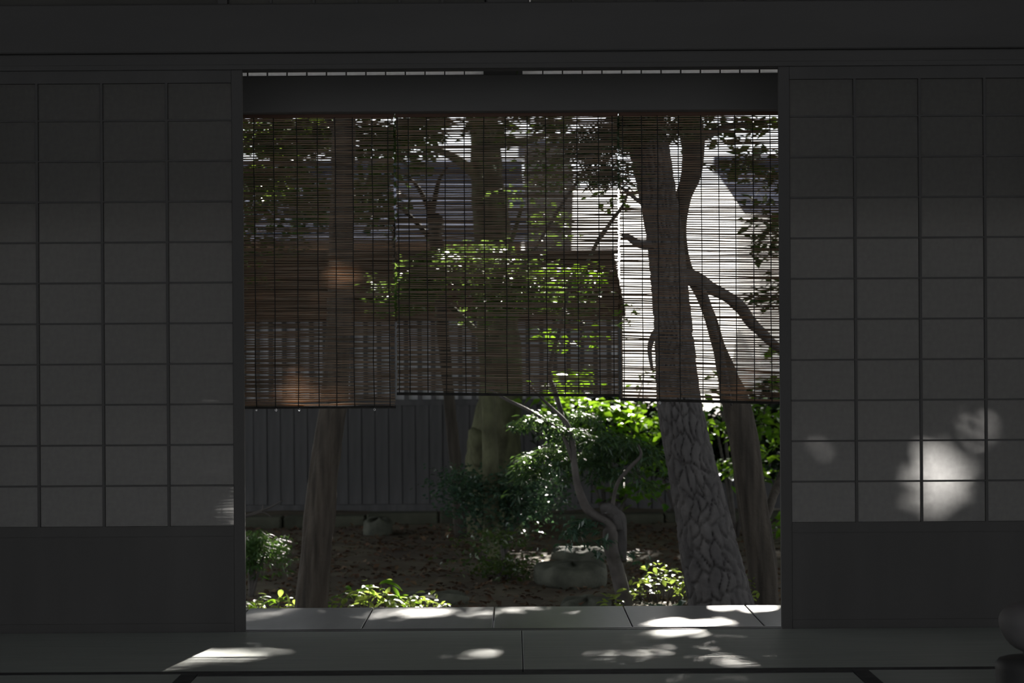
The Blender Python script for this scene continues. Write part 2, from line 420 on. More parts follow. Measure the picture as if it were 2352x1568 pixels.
# outer lintel, paper transom over it, eave roof
YL = 7.52
box('trim_6', -2.6, 2.6, YL, YL + 0.075, 1.735, 1.862, WOOD_L, b=0.003, kind='structure')
for k, sg in enumerate((-1, 1)):
    xa, xb = sorted((sg * 1.10, sg * 2.6))
    box(('shade_panel_left', 'shade_panel_right')[k], xa, xb, YL + 0.02, YL + 0.06, 1.34, 1.735, PLASTER_IN, kind='structure')  # unseen panel added to keep light off the upper paper screens
box('trim_7', -2.6, 2.6, YL, YL + 0.075, 2.14, 2.22, WOOD_H, b=0.003, kind='structure')
for k, (pa, pb) in enumerate(((500, 1111), (1200, 1850))):
    xa, xb = P(pa, 174, YL)[0], P(pb, 174, YL)[0]
    t = empty('window_%d' % (k + 3), (xa, YL, 1.862), kind='structure')
    p0 = P(567, 174, YL)[0] if k == 0 else P(1247, 172, YL)[0]
    pitch = 45.4 * YL / F
    bars = [p0 + i * pitch for i in range(-14, 16) if xa + 0.01 < p0 + i * pitch < xb - 0.005]
    ed = [xa] + bars + [xb]
    for a, b_ in zip(ed[:-1], ed[1:]):
        box('pane', a + 0.0005, b_ - 0.0005, YL + 0.030, YL + 0.031, 1.862, 2.14, PAPER_OUT, t)
    for x in bars:
        box('muntin', x - 0.0022, x + 0.0022, YL + 0.018, YL + 0.030, 1.862, 2.14, WOOD, t)
xs = P(1188, 182, YL)[0]
box('trim_8', P(1111, 174, YL)[0], xs - 0.0022, YL + 0.005, YL + 0.06, 1.862, 2.14, WOOD, kind='structure')
box('trim_9', xs + 0.0022, P(1200, 174, YL)[0], YL + 0.005, YL + 0.06, 1.862, 2.14, WOOD, kind='structure')
box('trim_10', -2.0, -1.9, YL, YL + 0.10, -0.02, 1.735, WOOD, kind='structure')
box('trim_11', 1.98, 2.08, YL, YL + 0.10, -0.02, 1.735, WOOD, kind='structure')
v = [(-4, D, 2.75), (4, D, 2.75), (4, 8.35, 2.24), (-4, 8.35, 2.24), (-4, D, 2.83), (4, D, 2.83), (4, 8.35, 2.32), (-4, 8.35, 2.32)]
link('roof_eave', new_mesh('roof_eave', v, [(0, 1, 2, 3), (7, 6, 5, 4), (0, 4, 5, 1), (1, 5, 6, 2), (2, 6, 7, 3), (3, 7, 4, 0)], WOOD_H), kind='structure')

# ------------------------------------------------------------------ tatami
def tatami(x0, x1, y0, y1, borders, label):
    """borders: list of sides 'n','s','e','w' carrying the dark cloth edge"""
    o = empty('tatami_mat', ((x0 + x1) / 2, (y0 + y1) / 2, -0.045), label, 'tatami mat', 'tatami mats on the floor')
    bw = 0.045; g = 0.0015
    bx0, bx1, by0, by1 = x0 + g, x1 - g, y0 + g, y1 - g
    if 'n' in borders: box('cloth_border', bx0, bx1, by1 - bw, by1, -0.044, 0.0008, HERI, o); by1 -= bw
    if 's' in borders: box('cloth_border', bx0, bx1, by0, by0 + bw, -0.044, 0.0008, HERI, o); by0 += bw
    if 'w' in borders: box('cloth_border', bx0, bx0 + bw, by0, by1, -0.044, 0.0008, HERI, o); bx0 += bw
    if 'e' in borders: box('cloth_border', bx1 - bw, bx1, by0, by1, -0.044, 0.0008, HERI, o); bx1 -= bw
    box('rush_surface', bx0, bx1, by0, by1, -0.044, 0.0, TATAMI, o, 0.0015)
    return o
XS = G(1200, 1495, 0)[0]
YB = 5.97
tatami(XS - 1.82, XS, YB, D, 's', 'tatami mat along the sill, on the left of the centre seam')
tatami(XS, XS + 1.82, YB, D, 's', 'tatami mat along the sill, on the right of the centre seam')
XA, XB = G(447, 1556, 0)[0], G(1963, 1545, 0)[0]
tatami(XA, XB, YB - 0.91, YB, 'n', 'middle tatami mat at the bottom edge of the picture')
tatami(XA - 0.91, XA, YB - 1.82, YB, 'ew', 'dark tatami mat in the bottom left corner')
tatami(XB, XB + 0.91, YB - 1.82, YB, 'ew', 'dark tatami mat in the bottom right corner under the round jar')

# ------------------------------------------------------------------ jar on its stand, lower right edge
JY = 5.4
jc = P(2372, 1440, JY)
st_top = P(2372, 1508, JY)[2]
stn = tag(lathe('round_stand', [(0.001, 0), (0.088, 0), (0.094, 0.004), (0.092, 0.02), (0.0905, 0.05), (0.093, st_top - 0.028), (0.092, st_top - 0.017), (0.084, st_top - 0.006),
                               (0.07, st_top - 0.002), (0.03, st_top), (0.001, st_top)], LACQ, None, (jc[0], JY, 0.001), 48),
          'black rounded stand on the tatami under the grey round jar', 'stand')
rj = 0.084; zc = jc[2] - st_top
prof = [(0.001, 0.001), (0.022, 0.001), (0.024, 0.006)]
z0 = 0.012; zt = zc + 0.068
for i in range(15):
    a = i / 14
    zz = z0 + (zt - z0) * a
    s = (zz - (zc + 0.016)) / (zc + 0.016 - z0 + 0.004) if zz < zc + 0.016 else (zz - (zc + 0.016)) / (zt - (zc + 0.016) + 0.0005)
    prof.append((max(0.012, rj * math.sqrt(max(0, 1 - abs(s) ** (1.8 if s < 0 else 2.0)))), zz))
prof += [(0.001, zt + 0.001)]
tag(lathe('round_jar', prof, JAR, None, (jc[0], JY, st_top + 0.001), 48),
    'dark grey round jar cut off by the lower right picture edge', 'jar')

# ------------------------------------------------------------------ reed blinds
YBL = 7.62
def blind(px0, px1, ztop, py_b0, py_b1, cords, label, rmat, dia, seed, loops=(), xa=None, xb=None):
    rs = np.random.default_rng(seed)
    x0 = P(px0, 600, YBL)[0] if xa is None else xa
    x1 = P(px1, 600, YBL)[0] if xb is None else xb
    zb0 = P(px0, py_b0, YBL)[2]; zb1 = P(px1, py_b1, YBL)[2]
    xc = (x0 + x1) / 2
    o = empty('reed_blind', (xc, YBL, ztop), label, 'blind', 'reed blinds under the outer lintel')
    n = int(round((ztop - (zb0 + zb1) / 2) / 0.0083))
    w = x1 - x0
    K = 9
    zbot = (zb0 + zb1) / 2
    drift = 0.0
    for i in range(n):
        t = (i + 0.6) / n
        base_a = ztop + (zb0 - ztop) * t; base_b = ztop + (zb1 - ztop) * t
        s = np.linspace(0, 1, K)
        ph = rs.uniform(0, 6.28, 3)
        amp = 0.0006 + 0.0012 * t
        dz = amp * (np.sin(s * 5 + ph[0]) + 0.7 * np.sin(s * 11 + ph[1])) + rs.normal(0, 0.0006) + (s - 0.5) * rs.normal(0, 0.0022)
        dy = 0.0006 * np.sin(s * 7 + ph[2])
        e0, e1 = (rs.uniform(0, 0.004), rs.uniform(0, 0.004))
        xs_ = x0 + e0 + (w - e0 - e1) * s
        r0 = dia / 2 * rs.uniform(0.72, 1.22)
        rad = r0 * (1 + 0.22 * np.sin(s * rs.uniform(4, 12) + ph[1]))
        zz = base_a + (base_b - base_a) * s + dz
        v, f = tube_geo(np.column_stack([xs_ - xc, dy, zz - ztop]), rad, 4, 1, None, True)
        link('slat', np_mesh('slat', v, f, rmat), o)
    # rails
    v, f = box_geo(-w / 2, w / 2, -0.009, 0.009, -0.002, 0.020, 0.003)
    link('top_rail', new_mesh('top_rail', v, f, WOOD_RED), o)
    ba = zb0 - ztop; bb = zb1 - ztop
    v, f = tube_geo([(-w / 2, 0, ba), (0, 0, (ba + bb) / 2), (w / 2, 0, bb)], [0.005, 0.005, 0.005], 8, 1)
    link('bottom_bar', np_mesh('bottom_bar', v, f, CORD), o)
    for px in cords:
        X = P(px, 600, YBL)[0]
        zb = zb0 + (zb1 - zb0) * (X - x0) / w
        pts = [(X - xc + 0.0010 * math.sin(3.1 * k + px) + (0.002 * (k - 3) / 3) * rs.uniform(-0.4, 1), -0.0052, (zb - ztop) * k / 6) for k in range(7)]
        v, f = tube_geo(pts, [0.0017] * 7, 5, 2)
        cord = link('cord', np_mesh('cord', v, f, CORD), o)
        if px in loops:
            a = np.linspace(-0.6, 2 * math.pi * 0.9, 9)
            rr = rs.uniform(0.003, 0.005)
            pts = [(X - xc + rr * math.sin(q) * 0.7 + 0.002, -0.004 + 0.003 * math.cos(2 * q), zb - ztop - 0.009 - rr * math.cos(q)) for q in a]
            v, f = tube_geo(pts, [0.0010] * 9, 5, 2)
            link('cord_loop', np_mesh('cord_loop', v, f, METAL, True), cord)['label'] = 'shiny loop at the cord end'
    return o
ZT = 1.727
blind(500, 907, ZT, 936, 934, (586, 631, 684, 731, 772, 812, 857, 893), 'reed blind left of the middle one, hanging lowest', REED, 0.0061, 1, (586, 631, 684, 857), xa=-1.06)
blind(909.5, 1421, ZT, 904, 908, (916, 940, 981, 1024, 1068, 1113, 1163, 1213, 1255, 1296, 1327, 1376, 1408), 'middle reed blind of the three, hanging highest', REED, 0.0057, 2)
blind(1423, 1850, ZT, 917, 926, (1432, 1475, 1512, 1560, 1612, 1652, 1690, 1731, 1770), 'reed blind right of the middle one, in front of the pine trunk', REED_R, 0.0047, 3, (1432, 1475, 1512), xb=1.02)

# ------------------------------------------------------------------ sun flecks: gaps in the leaves along these sun rays
TG = []
def fleck(p, r): TG.append((np.asarray(p, float), r))
for (px, py, r) in ((595, 1501, .03), (520, 1448, .03), (1050, 1508, .05), (1100, 1505, .07), (1140, 1500, .05), (1115, 1470, .04), (1165, 1480, .04),
                    (1340, 1501, .045), (1380, 1500, .03), (1270, 1509, .025), (1300, 1463, .05), (1345, 1452, .04), (1510, 1458, .06), (1570, 1455, .07), (1620, 1453, .05),
                    (1500, 1491, .028), (1560, 1488, .02), (1465, 1505, .02), (1640, 1478, .02), (1785, 1478, .05), (1790, 1490, .04)):
    fleck(G(px, py, 0), r * 0.95)
for (px, py, r) in ((590, 1412, .07), (660, 1410, .06), (700, 1404, .05), (880, 1413, .05), (920, 1412, .07), (970, 1413, .05), (1060, 1408, .05), (1130, 1408, .04),
                    (1340, 1408, .05), (1400, 1408, .08), (1460, 1408, .06), (1200, 1396, .06), (1620, 1397, .04), (1700, 1396, .05), (1770, 1395, .06),
                    (1540, 1434, .05), (1600, 1433, .06), (1660, 1433, .05), (1500, 1433, .04)):
    fleck(G(px, py, VZ), r * 0.95)
for (px, py, r) in ((2230, 985, .06), (2215, 1060, .07), (2195, 1080, .06), (2130, 1085, .06), (2135, 1140, .05), (2130, 1175, .05), (1885, 1045, .045), (1900, 990, .03)):
    fleck(P(px, py, D + 0.03), r)
# sunlit plants
for (px, py, Y, r) in ((800, 1375, 11.1, .13), (870, 1350, 11.1, .18), (950, 1380, 11.2, .14), (1010, 1385, 11.2, .1), (620, 1385, 11.2, .12), (1480, 1340, 11.6, .12), (1550, 1330, 11.6, .14), (1420, 1375, 11.3, .08),
                       (1240, 1140, 14.2, .12), (1260, 1085, 14.2, .10), (1225, 1035, 12.2, .12), (1280, 1030, 12.2, .08), (1350, 1060, 12.0, .08), (1330, 1200, 11.8, .08), (600, 1250, 12.0, .09),
                       (1300, 940, 16, .2), (1370, 950, 16, .2), (1440, 950, 16, .15), (1490, 1000, 16, .15), (1640, 960, 16, .2), (1770, 980, 16, .12),
                       (1040, 585, 14, .5), (1120, 585, 14, .5), (950, 645, 14, .45), (1200, 640, 14, .4), (1090, 640, 13.8, .4), (1320, 640, 12.4, .3), (1110, 700, 14, .3), (1270, 770, 12.2, .2), (1340, 800, 12.2, .2), (1300, 860, 12.2, .2),
                       (640, 300, 11.6, .2), (605, 405, 11.6, .2), (710, 300, 11.6, .15), (580, 290, 11.6, .12), (1170, 540, 14.5, .3), (1000, 525, 14.8, .14),
                       (735, 1060, 10.6, .06), (722, 1110, 10.6, .05),
                       (668, 850, YBL, .06), (662, 800, YBL, .04), (785, 600, YBL, .07), (780, 640, YBL, .06), (640, 922, YBL, .04), (700, 922, YBL, .06), (790, 925, YBL, .06), (740, 920, YBL, .05),
                       (1480, 890, YBL, .05), (1650, 560, YBL, .06), (1690, 730, YBL, .06), (1720, 870, YBL, .06), (1620, 450, YBL, .06)):
    fleck(P(px, py, Y), r)
TP = np.array([t[0] for t in TG]); TR = np.array([t[1] for t in TG])

def keep_mask(c, extra=0.0, start=0.5):
    keep = np.ones(len(c), bool)
    for p0, r0 in zip(TP, TR):
        d = c - p0
        s = d @ SUN
        q = d - s[:, None] * SUN
        near = np.nonzero((s > start) & ((q ** 2).sum(1) < (1.5 * r0 + extra) ** 2))[0]
        if len(near) == 0: continue
        qn = q[near]; dist = np.sqrt((qn ** 2).sum(1))
        wob = vnoise(qn[:, 0] * 14 + p0[0] * 31, qn[:, 1] * 14 + p0[1] * 17, qn[:, 2] * 14 + 5)
        keep[near[dist < r0 * (0.45 + 1.05 * wob) + extra]] = False
    return keep

# ------------------------------------------------------------------ foliage builders
def leaf_cloud(c, length, width, seed, tilt=0.6, simple=False, axis=None, droop=0.25):
    """one leaf at every point of c; returns verts, quads"""
    rs = np.random.default_rng(seed)
    n = len(c)
    a = rs.uniform(0, 2 * math.pi, n)
    t = np.column_stack([np.cos(a), np.sin(a), rs.normal(-droop, 0.35, n)])
    if axis is not None:
        t = t * 0.55 + axis
    t /= np.linalg.norm(t, axis=1)[:, None]
    nr = np.column_stack([rs.normal(0, tilt, n), rs.normal(0, tilt, n), np.ones(n)])
    nr -= (nr * t).sum(1)[:, None] * t; nr /= np.linalg.norm(nr, axis=1)[:, None] + 1e-9
    s = np.cross(t, nr)
    L = (length * rs.uniform(0.65, 1.3, n))[:, None]; W = (width * rs.uniform(0.7, 1.25, n))[:, None]
    if simple:
        v = np.stack([c, c + t * L * .45 + s * W * .5, c + t * L, c + t * L * .45 - s * W * .5], 1).reshape(-1, 3)
        f = np.arange(4 * n).reshape(n, 4)
        return v, f
    dz = nr * (W * 0.18)
    v = np.stack([c, c + t * L * .42 + s * W * .5 + dz, c + t * L * .5, c + t * L * .42 - s * W * .5 + dz, c + t * L - nr * L * 0.08], 1).reshape(-1, 3)
    i = np.arange(n)[:, None] * 5
    f = np.concatenate([i + np.array([[0, 1, 4, 2]]), i + np.array([[0, 2, 4, 3]])], 0)
    return v, f

def ellipsoid_pts(c, r, n, rs, shell=0.55):
    d = rs.normal(size=(n, 3)); d /= np.linalg.norm(d, axis=1)[:, None]
    rad = rs.uniform(shell ** 3, 1, n) ** (1 / 3)
    return np.asarray(c) + d * rad[:, None] * np.asarray(r)

def foliage(parent, name, pts, length, width, mat, seed, tilt=0.6, simple=False, carve=0.0, axis=None, droop=0.25, label=None):
    pts = np.asarray(pts)
    m = keep_mask(pts, carve)
    pts = pts[m]
    if axis is not None and np.ndim(axis) == 2: axis = axis[m]
    v, f = leaf_cloud(pts, length, width, seed, tilt, simple, axis, droop)
    o = link(name, np_mesh(name, v - np.array(parent.location), f, mat), parent, None, 'stuff')
    if label: o['label'] = label
    return o

def clumps(blobs, seed, per=1.0):
    """blobs: (px, py, Y, rx_px, ry_px, depth_m, count): leaves gathered in small sprays inside an ellipsoid"""
    rs = np.random.default_rng(seed); out = []
    for (px, py, Y, rx, ry, dep, cnt) in blobs:
        c = P(px, py, Y); k = Y / F
        cnt = int(cnt * per)
        nsub = max(3, cnt // 14)
        sub = ellipsoid_pts(c, (rx * k, dep, ry * k), nsub, rs, 0.2)
        pts = sub[rs.integers(0, nsub, cnt)] + rs.normal(0, 1, (cnt, 3)) * np.array([0.07, 0.07, 0.025]) * (Y / 12)
        out.append(pts)
    return np.vstack(out)

def bark_disp(sx, sy, depth, seed=0):
    def f(a, L, R):
        x = a / (2 * math.pi) * sx; y = L * sy
        n = vnoise(np.cos(a) * sx * 0.35 + 10 + seed + 0 * L, np.sin(a) * sx * 0.35 + 20 + 0 * L, y + 0 * a)
        n2 = vnoise(np.cos(a) * sx + seed + 0 * L, np.sin(a) * sx + 5 + 0 * L, y * 2.3 + 0 * a)
        return R * depth * ((n - 0.5) * 1.4 + (n2 - 0.5) * 0.8)
    return f

def plate_disp(cells, sy, depth):
    """long plates of pine bark parted by deep furrows"""
    rs = np.random.default_rng(5)
    def f(a, L, R):
        A = np.broadcast_to(a / (2 * math.pi) * cells, np.broadcast(a, L).shape).copy()
        Y = np.broadcast_to(L * sy, A.shape).copy()
        A = A + 0.35 * np.sin(Y * 1.7) + 0.2 * np.sin(Y * 4.1 + A)
        best = np.full(A.shape, 9.0); second = np.full(A.shape, 9.0)
        ai, yi = np.floor(A), np.floor(Y)
        for dx in (-1, 0, 1):
            for dy in (-1, 0, 1):
                gx, gy = ai + dx, yi + dy
                wx = np.mod(gx, cells)
                ox = gx + hash_noise(wx, gy); oy = gy + hash_noise(wx + 40.3, gy + 9.1)
                d = np.hypot(A - ox, Y - oy)
                second = np.where(d < best, best, np.minimum(second, d)); best = np.minimum(best, d)
        edge = np.clip((second - best) / 0.28, 0, 1)
        fine = vnoise(A * 4, Y * 4, Y * 0) - 0.5
        return depth * (edge ** 0.6 - 1 + 0.25 * fine) + 0 * R
    return f

ZG = -0.45
def px_path(lst):
    """(px, py, Y, width_px) -> points, radii"""
    return [P(a, b_, Y) for a, b_, Y, w in lst], [w * Y / F / 2 for a, b_, Y, w in lst]

def tree_base(px, py, Y, label, cat, name, group=None):
    p = P(px, py, Y)
    return empty(name, (p[0], Y, ZG), label, cat, group)

# ------------------------------------------------------------------ ground
gx = np.linspace(-14, 14, 113); gy = np.linspace(7.9, 21.5, 90)
GX, GY = np.meshgrid(gx, gy)
GZ = ZG + 0.05 * (vnoise(GX * 1.1, GY * 1.1) - 0.5) + 0.03 * (vnoise(GX * 4, GY * 4) - 0.5)
def grid_faces(nr, nc):
    i = np.arange(nr - 1)[:, None]; j = np.arange(nc - 1)[None, :]
    return np.stack([i * nc + j, i * nc + j + 1, (i + 1) * nc + j + 1, (i + 1) * nc + j], -1).reshape(-1, 4)
link('ground', np_mesh('ground', np.stack([GX, GY, GZ], -1).reshape(-1, 3), grid_faces(*GX.shape), SOIL, True), kind='structure')
gx = np.linspace(-40, 40, 81); gy = np.concatenate([np.linspace(21.3, 26, 12), np.linspace(28, 48, 16), np.linspace(55, 120, 8)])
GX, GY = np.meshgrid(gx, gy)
RISE = lambda y: np.interp(y, [21, 26, 48, 120], [-0.47, -0.35, 4.7, 6.0])
GZ = RISE(GY) + 0.06 * (vnoise(GX * 0.8, GY * 0.8) - 0.5)
link('gravel_backdrop', np_mesh('gravel_backdrop', np.stack([GX, GY, GZ], -1).reshape(-1, 3), grid_faces(*GX.shape), GRAVEL, True), kind='structure')  # rising gravel made up as a bright sunlit backdrop beyond the garden

# ------------------------------------------------------------------ outbuilding at the back of the garden
YF = 19.0
ob = empty('outbuilding', (0, YF, ZG), 'low dark plank outbuilding with a pale lattice band across the back of the garden', 'building')
xl, xr = -6.0, P(1418, 700, YF)[0]
z_pl = P(1000, 917, YF)[2]; z_pt = P(1000, 735, YF)[2]; z_rt = P(1000, 542, YF)[2]
pw = 31 * YF / F
n = int((xr - xl) / pw)
v, f = box_geo(-pw / 2 + 0.003, pw / 2 - 0.003, -0.012, 0.012, 0, z_pl - ZG - 0.06, 0.002)
plank_me = new_mesh('plank', v, f, FENCE)
v, f = box_geo(-0.02, 0.02, -0.02, 0.02, 0, z_pt - z_pl)
bar_me = new_mesh('lattice_bar', v, f, FENCE)
x_ph = P(965, 910, YF)[0]
for i in range(n + 1):
    x = xr - pw / 2 - i * pw
    link('plank', plank_me, ob, (x, rng.uniform(-0.008, 0.008), 0.06))
    if x > -3.2:
        xb = x_ph + round((x - x_ph) / pw) * pw
        link('lattice_bar', bar_me, ob, (xb, -0.045, z_pl - ZG))
box('back_wall', xl, xr + 0.05, YF + 0.055, YF + 0.10, ZG, z_pt + 0.14, FENCE, ob)
box('pale_panel', xl, xr, YF, YF + 0.05, z_pl, z_pt, PALE, ob)
box('base_beam', xl, xr + 0.03, YF - 0.06, YF + 0.06, ZG - 0.04, ZG + 0.06, FENCE, ob)
box('middle_rail', xl, xr + 0.02, YF - 0.03, YF + 0.03, z_pl - 0.05, z_pl, FENCE, ob)
box('head_beam', xl, xr + 0.02, YF - 0.07, YF + 0.06, z_pt - 0.01, z_pt + 0.10, BROWNW, ob)
box('side_wall', xr - 0.05, xr, YF + 0.10, YF + 2.0, ZG, z_pt, FENCE, ob)
# lean-to roof: board slope rising away, one row board after another
nrow = 7
for i in range(nrow):
    a, b_ = i / nrow, (i + 1) / nrow
    ya, yb = YF - 0.45 + 2.2 * a, YF - 0.45 + 2.2 * b_ + 0.06
    za, zb = z_pt + 0.02 + (z_rt - z_pt - 0.08) * a, z_pt + 0.02 + (z_rt - z_pt - 0.08) * b_
    v = [(xl, ya - YF, za - 0.01 - ZG), (xr + 0.05, ya - YF, za - 0.01 - ZG), (xr + 0.05, yb - YF, zb - ZG - 0.02), (xl, yb - YF, zb - ZG - 0.02),
         (xl, ya - YF, za + 0.055 - ZG), (xr + 0.05, ya - YF, za + 0.055 - ZG), (xr + 0.05, yb - YF, zb + 0.025 - ZG), (xl, yb - YF, zb + 0.025 - ZG)]
    link('roof_board', new_mesh('roof_board', v, [(3, 2, 1, 0), (4, 5, 6, 7), (0, 1, 5, 4), (1, 2, 6, 5), (2, 3, 7, 6), (3, 0, 4, 7)], BROWNW), ob)
# low fence to the right of it
fz = P(1480, 990, YF)[2]
fe = empty('board_fence', (xr, YF, ZG), 'low dark board fence behind the bright leaves, right of the outbuilding', 'fence')
v, f = box_geo(-pw / 2 + 0.004, pw / 2 - 0.004, -0.012, 0.012, 0, fz - ZG, 0.002)
fb_me = new_mesh('board', v, f, FENCE)
for i in range(34):
    link('board', fb_me, fe, (0.052 + pw * (i + 0.5), rng.uniform(-0.006, 0.006), 0.0))
box('fence_backing', xr + 0.052, xr + 0.053 + 34 * pw, YF + 0.014, YF + 0.02, ZG, fz - 0.01, FENCE, fe)
box('fence_rail', xr + 0.052, xr + 0.053 + 34 * pw, YF + 0.02, YF + 0.07, fz - 0.12, fz - 0.06, FENCE, fe)
box('fence_cap', xr + 0.052, xr + 0.053 + 34 * pw, YF - 0.03, YF + 0.08, fz, fz + 0.03, FENCE, fe)
# mossy stone edging
cu = empty('stone_edging', (0, 17.4, ZG), 'long mossy stone edging in front of the dark planks', 'edging')
x = -4.2; k = 0
while x < 2.2:
    wst = random.uniform(0.5, 0.9)
    o = box('edging_stone', x, x + wst - 0.012, 17.28 + random.uniform(-.02, .02), 17.55, ZG - 0.03, ZG + random.uniform(0.07, 0.10), CURB, cu, 0.015)
    x += wst

# ------------------------------------------------------------------ far houses
def tiled_house(name, pts, Y0, Y1, label, wall_mat, nrow):
    """pts: eave-left, eave-right, ridge-right, ridge-left as pixels; eave at Y0, ridge at Y1"""
    el, er = P(*pts[0], Y0), P(*pts[1], Y0); rr, rl = P(*pts[2], Y1), P(*pts[3], Y1)
    zb = float(RISE(Y0 + 0.5)) - 0.4
    o = empty(name, ((el[0] + er[0]) / 2, Y0 + 0.5, zb), label, 'house')
    org = np.array(o.location)
    up = np.array([0, -0.3, 0.95])
    for i in range(nrow):
        a, b_ = i / nrow, (i + 1) / nrow + 0.03
        A, B = el + (rl - el) * a, er + (rr - er) * a
        C, E = er + (rr - er) * b_, el + (rl - el) * b_
        lift = up * 0.05
        v = np.array([A, B, C, E, A + lift, B + lift, C + up * 0.01, E + up * 0.01]) - org
        link('tile_row', new_mesh('tile_row', v, [(3, 2, 1, 0), (4, 5, 6, 7), (0, 1, 5, 4), (1, 2, 6, 5), (2, 3, 7, 6), (3, 0, 4, 7)], TILE), o)
    tube('ridge', [rl + [0, 0, .06], (rl + rr) / 2 + [0, 0, .06], rr + [0, 0, .06]], [0.14] * 3, TILE, o, 8, 1)
    x0, x1 = min(el[0], rl[0]) + 0.35, max(er[0], rr[0]) - 0.1
    box('house_wall', x0, x1, Y0 + 0.5, Y1, zb, el[2] + 0.05, wall_mat, o)
    return o
h1 = tiled_house('tiled_house', ((520, 556), (1215, 556), (1200, 398), (530, 398)), 29.0, 33.0, 'far house with a blue-grey tiled roof behind the middle blind', BROWNW, 12)
g0, g1 = P(1200, 405, 34), P(1311, 336, 34)
v = [P(1205, 560, 34), P(1306, 560, 34), P(1318, 402, 34), P(1300, 336, 34), P(1205, 336, 34)]
v2 = [q + np.array([0, 1.5, 0]) for q in v]
gb = empty('dark_gable_house', (float(v[0][0] + v[1][0]) / 2, 34, float(RISE(34))), 'small dark house gable showing above the white backdrop slope behind the middle blind', 'house')
vv = np.array(v + v2); vv[[0, 1, 5, 6], 2] = float(RISE(34)) - 0.3
o = link('gable_wall', new_mesh('gable_wall', vv - np.array(gb.location), [(4, 3, 2, 1, 0), (5, 6, 7, 8, 9), (0, 1, 6, 5), (1, 2, 7, 6), (2, 3, 8, 7), (3, 4, 9, 8), (4, 0, 5, 9)], FENCE), gb)
box('gable_roof', float(v[4][0]) - 0.1, float(v[3][0]) + 0.05, 33.8, 35.7, float(v[3][2]), float(v[3][2]) + 0.1, TILE, gb)
h2 = tiled_house('tiled_house', ((1710, 492), (2050, 500), (2050, 388), (1640, 388)), 30.0, 33.5, 'far house with a slate-blue tiled roof behind the right-hand blind', WHITEP, 9)

# ------------------------------------------------------------------ trees
# straight tree on the left
t_left = tree_base(712, 1428, 10.7, 'leaning bare-trunked tree at the left of the garden', 'tree', 'leaning_tree')
pts, rad = px_path([(712, 1440, 10.7, 84), (718, 1380, 10.7, 74), (728, 1250, 10.7, 70), (742, 1100, 10.7, 66), (758, 980, 10.7, 62), (768, 900, 10.7, 60), (778, 750, 10.7, 56), (784, 560, 10.7, 54),
                    (788, 400, 10.7, 50), (792, 250, 10.7, 48), (800, 0, 10.7, 44), (800, -300, 10.7, 36), (810, -700, 10.7, 22)])
tube('trunk', pts, rad, BARK, t_left, 40, 16, bark_disp(14, 5, 0.16))
for (a, c) in (((792, 200, 50, 12), (620, 80, 400, 4)), ((800, -50, 60, 14), (1000, -200, 700, 4)), ((786, 330, 20, 9), (690, 290, 500, 3)), ((800, -300, 0, 14), (500, -500, 900, 4))):
    p0 = P(a[0], a[1], 10.7); p1 = P(c[0], c[1], 10.7 + c[2] / 500)
    k = 10.7 / F / 2
    tube('branch', [p0, (p0 + p1) / 2 + [0, 0, 0.12], p1], [a[3] * 2 * k, a[3] * 1.3 * k, c[3] * k], BARK, t_left, 10, 6)
# the big pine
t_pine = tree_base(1655, 1440, 10.4, 'thick old pine with plated bark leaning left', 'tree', 'pine_tree')
pts, rad = px_path([(1668, 1452, 10.4, 182), (1656, 1390, 10.4, 152), (1632, 1280, 10.4, 138), (1608, 1160, 10.4, 122), (1582, 1040, 10.4, 110), (1560, 925, 10.4, 103), (1550, 800, 10.4, 92),
                    (1540, 680, 10.4, 86), (1526, 540, 10.4, 84), (1506, 420, 10.4, 88), (1486, 320, 10.4, 94), (1468, 240, 10.4, 92), (1440, 60, 10.4, 84), (1400, -250, 10.4, 70), (1380, -600, 10.4, 44)])
tube('trunk', pts, rad, PINEB, t_pine, 112, 30, plate_disp(21, 9.5, 0.021))
def branch(tree, lst, mat, sides=10, seg=7, name='branch', disp=None):
    p_, r_ = px_path(lst)
    return tube(name, p_, r_, mat, tree, sides, seg, disp)
bd = bark_disp(8, 9, 0.22, 3)
branch(t_pine, [(1545, 628, 10.4, 34), (1590, 640, 10.5, 36), (1630, 660, 10.6, 30), (1690, 695, 10.8, 28), (1730, 745, 11, 25), (1790, 800, 11.2, 20), (1860, 850, 11.4, 12)], PINEB, 14, 7, 'branch', bd)
branch(t_pine, [(1602, 648, 10.5, 20), (1625, 700, 10.6, 16), (1640, 760, 10.6, 15), (1655, 800, 10.7, 12), (1668, 870, 10.7, 10), (1680, 930, 10.8, 6)], PINEB, 10, 7, 'branch', bd)
branch(t_pine, [(1505, 560, 10.4, 22), (1470, 560, 10.3, 18), (1445, 545, 10.3, 14), (1430, 540, 10.2, 8)], PINEB, 10, 6, 'branch', bd)
branch(t_pine, [(1528, 760, 10.4, 20), (1505, 765, 10.3, 16), (1492, 800, 10.3, 12), (1498, 850, 10.3, 7)], PINEB, 10, 6, 'branch', bd)
branch(t_pine, [(1480, 270, 10.4, 30), (1420, 300, 10.2, 22), (1370, 340, 10.1, 18), (1345, 380, 10.0, 10)], PINEB, 10, 6, 'branch', bd)
branch(t_pine, [(1520, 480, 10.4, 12), (1480, 470, 10.4, 10), (1440, 440, 10.3, 8), (1420, 425, 10.3, 5)], PINEB, 8, 6, 'branch')
branch(t_pine, [(1440, 40, 10.4, 40), (1250, -80, 11, 24), (1000, -200, 11.5, 10)], PINEB, 10, 6, 'branch')
branch(t_pine, [(1420, -100, 10.4, 40), (1700, -220, 11, 24), (1950, -330, 11.8, 10)], PINEB, 10, 6, 'branch')
